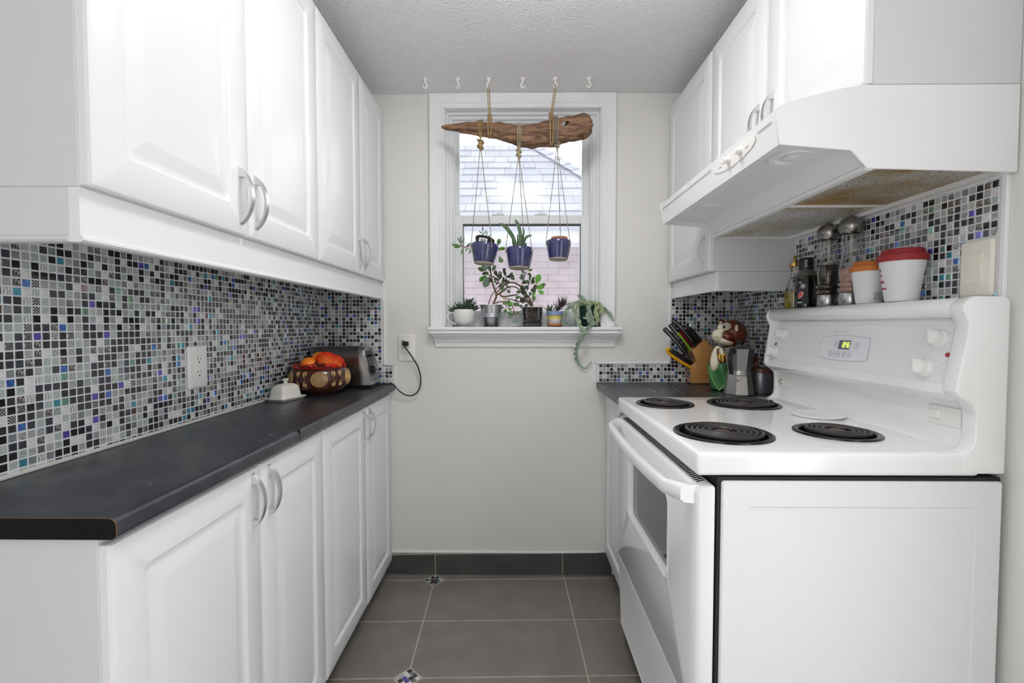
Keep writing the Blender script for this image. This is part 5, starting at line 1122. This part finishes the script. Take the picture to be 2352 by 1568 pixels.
# ------------------------------------------------------------------ ceramic monkey jar
MO = Vector((.862, 1.925, CR)); ps = 1/553
brn = M('glazed_brown', (.16, .030, .010), .12, coat=.7, mix=(10, (.10, .018, .007), .4, .7)); crg = M('glazed_cream', (.78, .72, .55), .12, coat=.6); grn = M('glazed_green', (.03, .15, .045), .14, coat=.6, mix=(14, (.10, .30, .09), .4, .72)); grl = M('glazed_lightgreen', (.25, .50, .16), .15, coat=.6); yel = M('glazed_yellow', (.85, .48, .03), .15, coat=.5)
def zo(a, b, y=0):
    k = ps*(MO.y+y)/MO.y
    return Vector(((1610+a/7.839-1187)*k-MO.x+.005, y, 1.189-(720+b/7.839-748)*k-CR))
t = thing('monkey_jar', 'glazed brown ceramic monkey cookie jar with a green leaf', 'cookie jar', MO)
m = MB(); m.lathe([(.045, 0), (.052, .003), (.060, .02), (.065, .06), (.063, .10), (.054, .135), (.046, .150), (.044, .158)], 40, squash=.85); m.build('body', brn, t, world=False, smooth=60)
m = MB(); m.lathe([(.046, .150), (.050, .153), (.051, .158), (.048, .163), (.04, .166)], 36, squash=.9); m.build('collar', brn, t, world=False, smooth=60)
hc = Vector((.030, 0, .2285))
m = MB(); m.ball(hc, (.057, .054, .061), 36, 24); head = m.build('head', brn, t, world=False, smooth=70)
m = MB(); m.ball(zo(262, 400, -.012), (.0215, .032, .0275), 28, 18); m.ball(zo(372, 500, -.008), (.041, .042, .0175), 28, 16, Euler((0, R(20), 0))); m.ball(zo(305, 325, -.018), (.018, .024, .012), 22, 14, Euler((0, R(-12), 0))); m.build('muzzle', crg, head, world=False, smooth=70)
m = MB(); m.ball(zo(450, 425, -.030), (.032, .028, .023), 26, 16, Euler((0, R(14), R(12)))); m.build('cheek', brn, head, world=False, smooth=70)
m = MB(); m.ball(zo(415, 240, -.0405), (.023, .012, .017), 24, 14, Euler((R(-16), R(-12), R(18)))); m.ball(zo(330, 250, -.026), (.016, .020, .014), 20, 12); ep = m.build('eye_patch', crg, head, world=False, smooth=70)
m = MB(); m.ball(zo(372, 246, -.0515), (.0058, .004, .0078), 16, 10); m.build('eye', black, ep, world=False); m = MB(); m.ball(zo(366, 236, -.0555), .0018, 8, 6); m.build('eye_glint', cup, ep, world=False)
m = MB(); m.tube(resample([zo(185, 415, -.035), zo(205, 440, -.042), zo(228, 425, -.044), zo(250, 442, -.0455), zo(262, 400, -.045)], .003), .0007, 5); m.build('mouth', M('mouth_line', (.08, .05, .04), .5), head, world=False)
for (a, b, y, rz_) in ((610, 265, -.048, 20), (330, 195, .030, 0)):
    m = MB(); m.ball(zo(a, b, y), (.015, .010, .020), 20, 12, Euler((0, 0, R(rz_)))); e_ = m.build('ear', brn, head, world=False, smooth=70)
    m = MB(); m.ball(zo(a-12, b+6, y-.0075), (.0078, .005, .014), 16, 10, Euler((0, 0, R(rz_)))); m.build('inner_ear', crg, e_, world=False, smooth=70)
m = MB(); m.ball(zo(236, 815, -.030), (.0195, .027, .053), 26, 16, Euler((0, R(9), 0))); m.build('belly', crg, t, world=False, smooth=70)
m = MB(); m.tube(resample([zo(420, 660, -.047), zo(470, 760, -.060), zo(420, 810, -.064), zo(375, 800, -.062)], .005), [.012]*3+[.011]*200 if 0 else .0115, 12); m.ball(zo(375, 800, -.062), .0115, 14, 10); m.build('arm', brn, t, world=False, smooth=70)
m = MB(); m.tube(resample([zo(272, 640, -.052), zo(262, 700, -.058), zo(275, 780, -.063), zo(295, 870, -.064)], .005), .0042, 8); m.build('strap', brn, t, world=False, smooth=70)
m = MB(); m.tube(resample([zo(640, 660, .02), zo(860, 740, .03), zo(960, 860, .03), zo(930, 1000, .03)], .006), .012, 12); m.build('tail', brn, t, world=False, smooth=70)
m = MB(); m.tube(resample([zo(320, 640, -.046), zo(350, 720, -.058), zo(345, 790, -.066)], .004), [.004, .008, .010, .010, .0095, .009, .008, .008, .008][:len(resample([zo(320, 640, -.046), zo(350, 720, -.058), zo(345, 790, -.066)], .004))] if 0 else .0085, 10); bn = m.build('banana', crg, t, world=False, smooth=70)
for P in ([zo(345, 770, -.070), zo(300, 745, -.074), zo(290, 775, -.076), zo(320, 850, -.078)], [zo(345, 770, -.072), zo(400, 740, -.078), zo(425, 750, -.080)], [zo(345, 770, -.072), zo(360, 830, -.080), zo(355, 880, -.080)]):
    q_ = resample(P, .004); m = MB(); m.tube(q_, [.0045*(1-.6*i/len(q_)) for i in range(len(q_))], 8); m.build('peel', yel, bn, world=False)
# big leaf wrapped round the front: grid with a wavy edge, thick
m = MB(); L = []; nu, nv = 22, 16
for i in range(nu+1):
    u = -1+2*i/nu; row = []
    for j in range(nv+1):
        v = j/nv; top = .116+.012*math.sin(u*5+1)-.020*abs(u)+.006*math.sin(u*17); wd = .066*(.55+.45*math.sin(math.pi*min(1, v*.62+.22))); a = R(-108)+u*1.25; rr_ = (.061+.009*v+.003*math.sin(u*9+v*4)-(.012 if v < .06 else 0))
        row.append(Vector((rr_*math.cos(a)*1.02, rr_*.92*math.sin(a), .001+top*v)))
    L.append(row)
V = [p for r_ in L for p in r_]; m.add(V, [(i*(nv+1)+j, (i+1)*(nv+1)+j, (i+1)*(nv+1)+j+1, i*(nv+1)+j+1) for i in range(nu) for j in range(nv)]); lf = m.build('leaf', grn, t, world=False, smooth=80); so = lf.modifiers.new('thick', 'SOLIDIFY'); so.thickness = .004
def onleaf(u, v): a = R(-108)+u*1.25; r_ = .0665+.009*v; return Vector((r_*math.cos(a)*1.02, r_*.92*math.sin(a), .001+.104*v))
for P in ([(-.30, .02), (-.05, .25), (.22, .55), (.5, .85)], [(-.30, .02), (-.55, .35), (-.75, .7)], [(-.05, .25), (.35, .28), (.6, .34)], [(.1, .42), (.4, .48), (.7, .55)]):
    q_ = resample([onleaf(*p) for p in P], .004); m = MB(); m.tube(q_, [.0026*(1-.6*i/len(q_)) for i in range(len(q_))], 7); m.build('leaf_vein', grl, lf, world=False)

# ------------------------------------------------------------------ moka pot
mok = Vector((.860, 1.798, CR)); alu = M('cast_aluminium', (.56, .55, .53), .34, metal=1, bump=(70, .04)); alug = M('grey_aluminium', (.36, .36, .37), .38, metal=1, bump=(70, .05))
t = thing('moka_pot', 'octagonal aluminium stovetop coffee maker with a black handle', 'coffee pot', mok, R(10))
m = MB(); m.lathe([(.053, 0), (.0555, .003), (.054, .012), (.0455, .072), (.043, .076), (.040, .077)], 8); m.build('boiler', alu, t, world=False, smooth=20)
m = MB(); m.lathe([(.040, .076), (.043, .0785), (.043, .083), (.0405, .084), (.0405, .0945), (.042, .0955)], 36); m.build('collar', alu, t, world=False)
m = MB(); m.lathe([(.042, .094), (.0435, .096), (.0435, .104), (.0535, .170), (.0545, .174), (.052, .174), (.045, .15), (.001, .15)], 8); m.xf(Matrix.Identity(4)); m.build('upper_chamber', alug, t, world=False, smooth=20)
m = MB(); m.prism([(-.05, .174), (-.062, .176), (-.05, .150)], 'y', -.012, .012, .002, 1); m.xf(Matrix.Rotation(R(150), 4, 'Z')); m.build('spout', alug, t, world=False)
m = MB(); m.lathe([(.0545, .173), (.0545, .176), (.03, .184), (.012, .188), (.011, .190)], 8); ldm = m.build('lid', alug, t, world=False, smooth=20)
m = MB(); m.lathe([(.0085, .187), (.008, .192), (.0105, .207), (.0115, .2105), (.010, .2125), (.001, .213)], 8); m.build('lid_knob', black, ldm, world=False)
m = MB(); ha = R(-148); hdx = Vector((math.cos(ha), math.sin(ha), 0)); P = resample([hdx*.047+Vector((0, 0, .166)), hdx*.062+Vector((0, 0, .170)), hdx*.074+Vector((0, 0, .160)), hdx*.078+Vector((0, 0, .135)), hdx*.073+Vector((0, 0, .108)), hdx*.066+Vector((0, 0, .088))], .005); m.tube(P, [.0105-.003*i/len(P) for i in range(len(P))], 6); m.ball(P[-1], .008, 10, 6); m.build('handle', black, t, world=False, smooth=30)
m = MB(); m.lathe([(.0055, 0), (.0055, .003), (.003, .005), (.0012, .006)], 12); vl = Vector((math.cos(R(-128)), math.sin(R(-128)), 0)); m.xf(frame(vl*.0455+Vector((0, 0, .060)), vl.cross(Vector((0, 0, 1))), (0, 0, 1), vl)); m.build('valve', chrome, t, world=False)

# ------------------------------------------------------------------ canister
cn = Vector((.962, 1.832, CR)); t = thing('canister', 'small grey metal canister with a dark wooden lid wedged beside the stove', 'canister', cn)
m = MB(); m.lathe([(.041, 0), (.0435, .002), (.0445, .006), (.0445, .080), (.0435, .083)], 40); m.build('body', M('canister_grey', (.17, .18, .20), .28, metal=.6, coat=.3), t, world=False)
m = MB(); m.lathe([(.0435, .082), (.0455, .083), (.0455, .097), (.044, .099), (.001, .0992)], 40); m.build('lid', M('lid_walnut', (.085, .033, .016), .35, coat=.3, mix=(30, (.14, .06, .03), .4, .7, (1, 8, 1))), t, world=False)

# ------------------------------------------------------------------ things on the backguard
ZT = 1.248
oil = M('olive_oil', (.20, .15, .004), .05, spec=.7, coat=.6, mix=(30, (.11, .09, .003), .4, .7)); gl2 = M('bottle_glass', (.95, .98, .97), .02, trans=1, ior=1.42); gold = M('gold_metal', (.55, .36, .10), .28, metal=1)
t = thing('oil_bottle', 'glass olive oil bottle with a gold pourer spout', 'bottle', (.976, 1.648, ZT))
m = MB(); m.lathe([(.026, 0), (.029, .003), (.0295, .01), (.0295, .052), (.0285, .060)], 32); m.build('oil', oil, t, world=False)
m = MB(); m.lathe([(.0285, .0605), (.026, .070), (.018, .092), (.0125, .108), (.0115, .125), (.0115, .138), (.0135, .140), (.0135, .147), (.011, .148)], 32); m.build('glass_neck', M('neck_glass', (.93, .95, .94), .03, trans=1, ior=1.38), t, world=False)
m = MB(); m.lathe([(.012, .147), (.0155, .148), (.0155, .158), (.014, .160), (.0045, .161), (.0042, .182), (.003, .184)], 24); m.build('pourer', gold, t, world=False)
t = thing('dressing_bottle', 'dark balsamic bottle with a black cap and fig label', 'bottle', (.970, 1.572, ZT), R(0))
bals = M('balsamic', (.010, .006, .004), .06, coat=.7)
m = MB(); m.lathe([(.028, 0), (.031, .003), (.0315, .012), (.0315, .100), (.030, .106)], 36); m.build('bottle', bals, t, world=False)
m = MB(); m.lathe([(.0300, .1055), (.0275, .116), (.0205, .126), (.0195, .128)], 36); m.build('shoulder', M('shoulder_glass', (.10, .10, .085), .08, coat=.6), t, world=False)
m = MB(); m.lathe([(.020, .126), (.0215, .127), (.0215, .163), (.020, .166), (.001, .1665)], 36); cpb = m.build('cap', black, t, world=False, smooth=35)
def onb(a, z, r=.0316): return Vector((r*math.cos(R(a)), r*math.sin(R(a)), z))
def patch(name, mat, a0, a1, z0, z1, parent, r=.0317, n=8):
    m = MB(); L = [[onb(a0+(a1-a0)*i/n, z, r) for z in (z0, z1)] for i in range(n+1)]; m.add([p for l in L for p in l], [(2*i, 2*i+2, 2*i+3, 2*i+1) for i in range(n)]); return m.build(name, mat, parent, world=False, smooth=60)
lab_ = patch('label', M('label_black', (.012, .012, .016), .5), -178, -112, .012, .097, t); wpr = M('print_white', (.72, .72, .72), .6)
def onb_disc(name, mat, a, z, rx, rz, r, rot=0, parent=None):
    m = MB(); c = [(0, 0)]+[(rx*math.cos(2*math.pi*i/20), rz*math.sin(2*math.pi*i/20)) for i in range(20)]; P = []
    for x, y in c: x, y = x*math.cos(R(rot))-y*math.sin(R(rot)), x*math.sin(R(rot))+y*math.cos(R(rot)); P.append(onb(a+math.degrees(x/.0317), z+y, r))
    m.add(P, [(0, i+1, (i+1) % 20+1) for i in range(20)]); return m.build(name, mat, parent, world=False, smooth=60)
onb_disc('seal', M('seal_grey', (.42, .42, .43), .6), -136, .071, .0078, .0078, .0319, 0, lab_); onb_disc('seal_centre', MATS['label_black'], -136, .071, .0050, .0050, .0320, 0, lab_); onb_disc('seal_mark', wpr, -136, .071, .0034, .0034, .0321, 0, lab_)
onb_disc('fig_half', M('fig_rind', (.65, .60, .35), .5), -148, .042, .0068, .0125, .0319, -28, lab_); onb_disc('fig_flesh', M('fig_flesh', (.70, .09, .10), .5), -149, .0425, .0054, .0108, .0320, -28, lab_); onb_disc('fig_whole', M('fig_purple', (.06, .03, .10), .5), -157, .058, .006, .0135, .0318, -10, lab_); onb_disc('fig_leaf', grn, -162, .031, .004, .003, .0319, 30, lab_)
me = text_mesh('re', .018, wpr)
for v in me.vertices: th = R(-157)+v.co.x/.0318; zz3 = .084+v.co.y+v.co.x*.25; v.co = (.0320*math.cos(th), .0320*math.sin(th), zz3)
inst('script', me, lab_)
for a0, a1, z in ((-165, -138, .0155), (-168, -166, .015)): patch('printing', wpr, a0, a1, z, z+.003, lab_, .0321, 5)
side_ = patch('back_label', M('label_grey', (.03, .032, .04), .5), -78, -62, .018, .092, t)
for k in range(9): patch('printing', M('print_dim', (.30, .31, .33), .6), -77, -64, .034+k*.006, .036+k*.006, side_, .0320, 3)
for k in range(5): patch('printing', wpr, -134+(k % 2)*2, -112-(k % 3)*3, .136+k*.005, .1378+k*.005, cpb, .0217, 4)

def mill(name, label, x, y, fill, fillm, fillz):
    t = thing(name, label, 'grinder', (x, y, ZT)); acr = M('clear_acrylic', (.97, .98, .98), .02, trans=1, ior=1.38)
    m = MB(); m.lathe([(.0285, 0), (.0295, .002), (.0295, .034), (.0285, .036)], 36); m.build('base', steel, t, world=False)
    m = MB(); out = [(.0275, .0365), (.031, .040), (.033, .0455), (.031, .051), (.0268, .053), (.031, .056), (.033, .061), (.031, .066), (.0272, .069), (.0295, .080), (.0310, .092), (.0295, .112), (.0255, .134), (.022, .150), (.0205, .164), (.0225, .172), (.0255, .180), (.0260, .187), (.0245, .193), (.0235, .196), (.0245, .205)]
    m.lathe(out+[(r-.0035, z) for r, z in reversed(out)], 36, cap0=False, cap1=False); n_ = len(out)*2; k = 36
    m.add([m.v[i] for i in range(36)]+[m.v[(n_-1)*36+i] for i in range(36)], [(i, (i+1) % 36, 36+(i+1) % 36, 36+i) for i in range(36)]); m.build('body', acr, t, world=False, smooth=60)
    fp = [(.001, .037), (.022, .037), (.0275, .045), (.0225, .053), (.0275, .061), (.0228, .069), (.0252, .085), (.0262, .094)]
    fp = [p for p in fp if p[1] < fillz]+[(.0235 if fillz > .1 else .024, fillz), (.001, fillz+.002)]
    m = MB(); m.lathe(fp, 28); m.build(fill, fillm, t, world=False, smooth=60)
    m = MB(); m.tube([(0, 0, .036), (0, 0, .206)], .0022, 8); m.build('shaft', M('shaft_pale', (.5, .48, .38), .4), t, world=False)
    m = MB(); m.lathe([(.020, .204), (.024, .206), (.029, .213), (.0325, .223), (.0335, .231), (.032, .240), (.027, .248), (.019, .254), (.010, .2565), (.005, .257)], 40); hd_ = m.build('head', M('dark_steel', (.30, .29, .28), .27, metal=1), t, world=False, smooth=60)
    m = MB(); m.lathe([(.004, .2565), (.0035, .262), (.0055, .2635), (.006, .267), (.0045, .2695), (.001, .270)], 20); m.build('finial', MATS['dark_steel'], hd_, world=False)
mill('pepper_mill', 'clear pepper mill with brushed steel head and black peppercorns', .976, 1.470, 'peppercorns', M('peppercorns', (.035, .022, .015), .7, mix=(350, (.10, .07, .05), .45, .65), bump=(400, .8)), .128)
mill('salt_mill', 'clear salt mill with brushed steel head and pink salt', .976, 1.372, 'pink_salt', M('pink_salt', (.72, .36, .28), .6, mix=(180, (.80, .55, .48), .4, .7), bump=(300, .8)), .105)
def travel_cup(label, x, y, s, lidm, rot, full):
    t = thing('travel_cup', label, 'cup', (x, y, ZT), group='white travel cups on the stove'); bw = M('cup_white', (.72, .73, .75), .45)
    m = MB(); m.lathe([(.0315*s, 0), (.0325*s, .001), (.0330*s, .003), (.046*s, .100*s), (.0465*s, .102*s), (.044*s, .102*s)], 48); b = m.build('body', bw, t, world=False, smooth=50)
    m = MB(); m.lathe([(.047*s, .096*s), (.0492*s, .0965*s), (.0497*s, .111*s), (.0485*s, .1125*s), (.0425*s, .1135*s), (.0420*s, .123*s), (.0405*s, .1255*s), (.037*s, .124*s), (.001, .1225*s)], 48); m.build('lid', lidm, t, world=False, smooth=35)
    rad = lambda z: (.0330+(z/s-.003)*.134)*s
    if full:
        rp = M('print_red', (.40, .03, .05), .6)
        for body, z, size, a in (('M', .076, .010, -201), ('LE', .064, .010, -201), ('you', .049, .014, -199), ('FLOWER', .031, .0065, -196)):
            me = text_mesh(body, size*s, rp); r = rad(z*s)+.0004; aa = R(a+rot)
            for v in me.vertices: th = aa+v.co.x/r; zz2 = z*s+v.co.y*.97; rr2 = rad(zz2)+.0005+v.co.z; v.co = (rr2*math.cos(th), rr2*math.sin(th), zz2)
            inst('lettering', me, b)
    else:
        gp = M('print_fine_grey', (.30, .30, .31), .7)
        m = MB()
        for k in range(11):
            z = (.010+k*.0021)*s; wv = (.0165, .018, .017, .0175, .0155, .018, .017, .018, .016, .018, .018)[k]; n_ = 6; a0 = R(-108)
            P = []
            for i in range(n_+1):
                th = a0+i/n_*wv/rad(z)
                for dz in (0, .0011 if k < 10 else .0018): P.append(((rad(z+dz)+.0004)*math.cos(th), (rad(z+dz)+.0004)*math.sin(th), z+dz))
            m.add(P, [(2*i, 2*i+2, 2*i+3, 2*i+1) for i in range(n_)])
        m.build('printing', gp, b, world=False)
    return t
travel_cup('white travel cup with an orange lid behind the red-lidded one', .960, 1.278, .90, M('lid_orange', (.52, .16, .025), .5), 0, False)
travel_cup('larger white travel cup with a dark red lid on the stove', .955, 1.165, 1.02, M('lid_red', (.30, .018, .022), .5), 0, True)
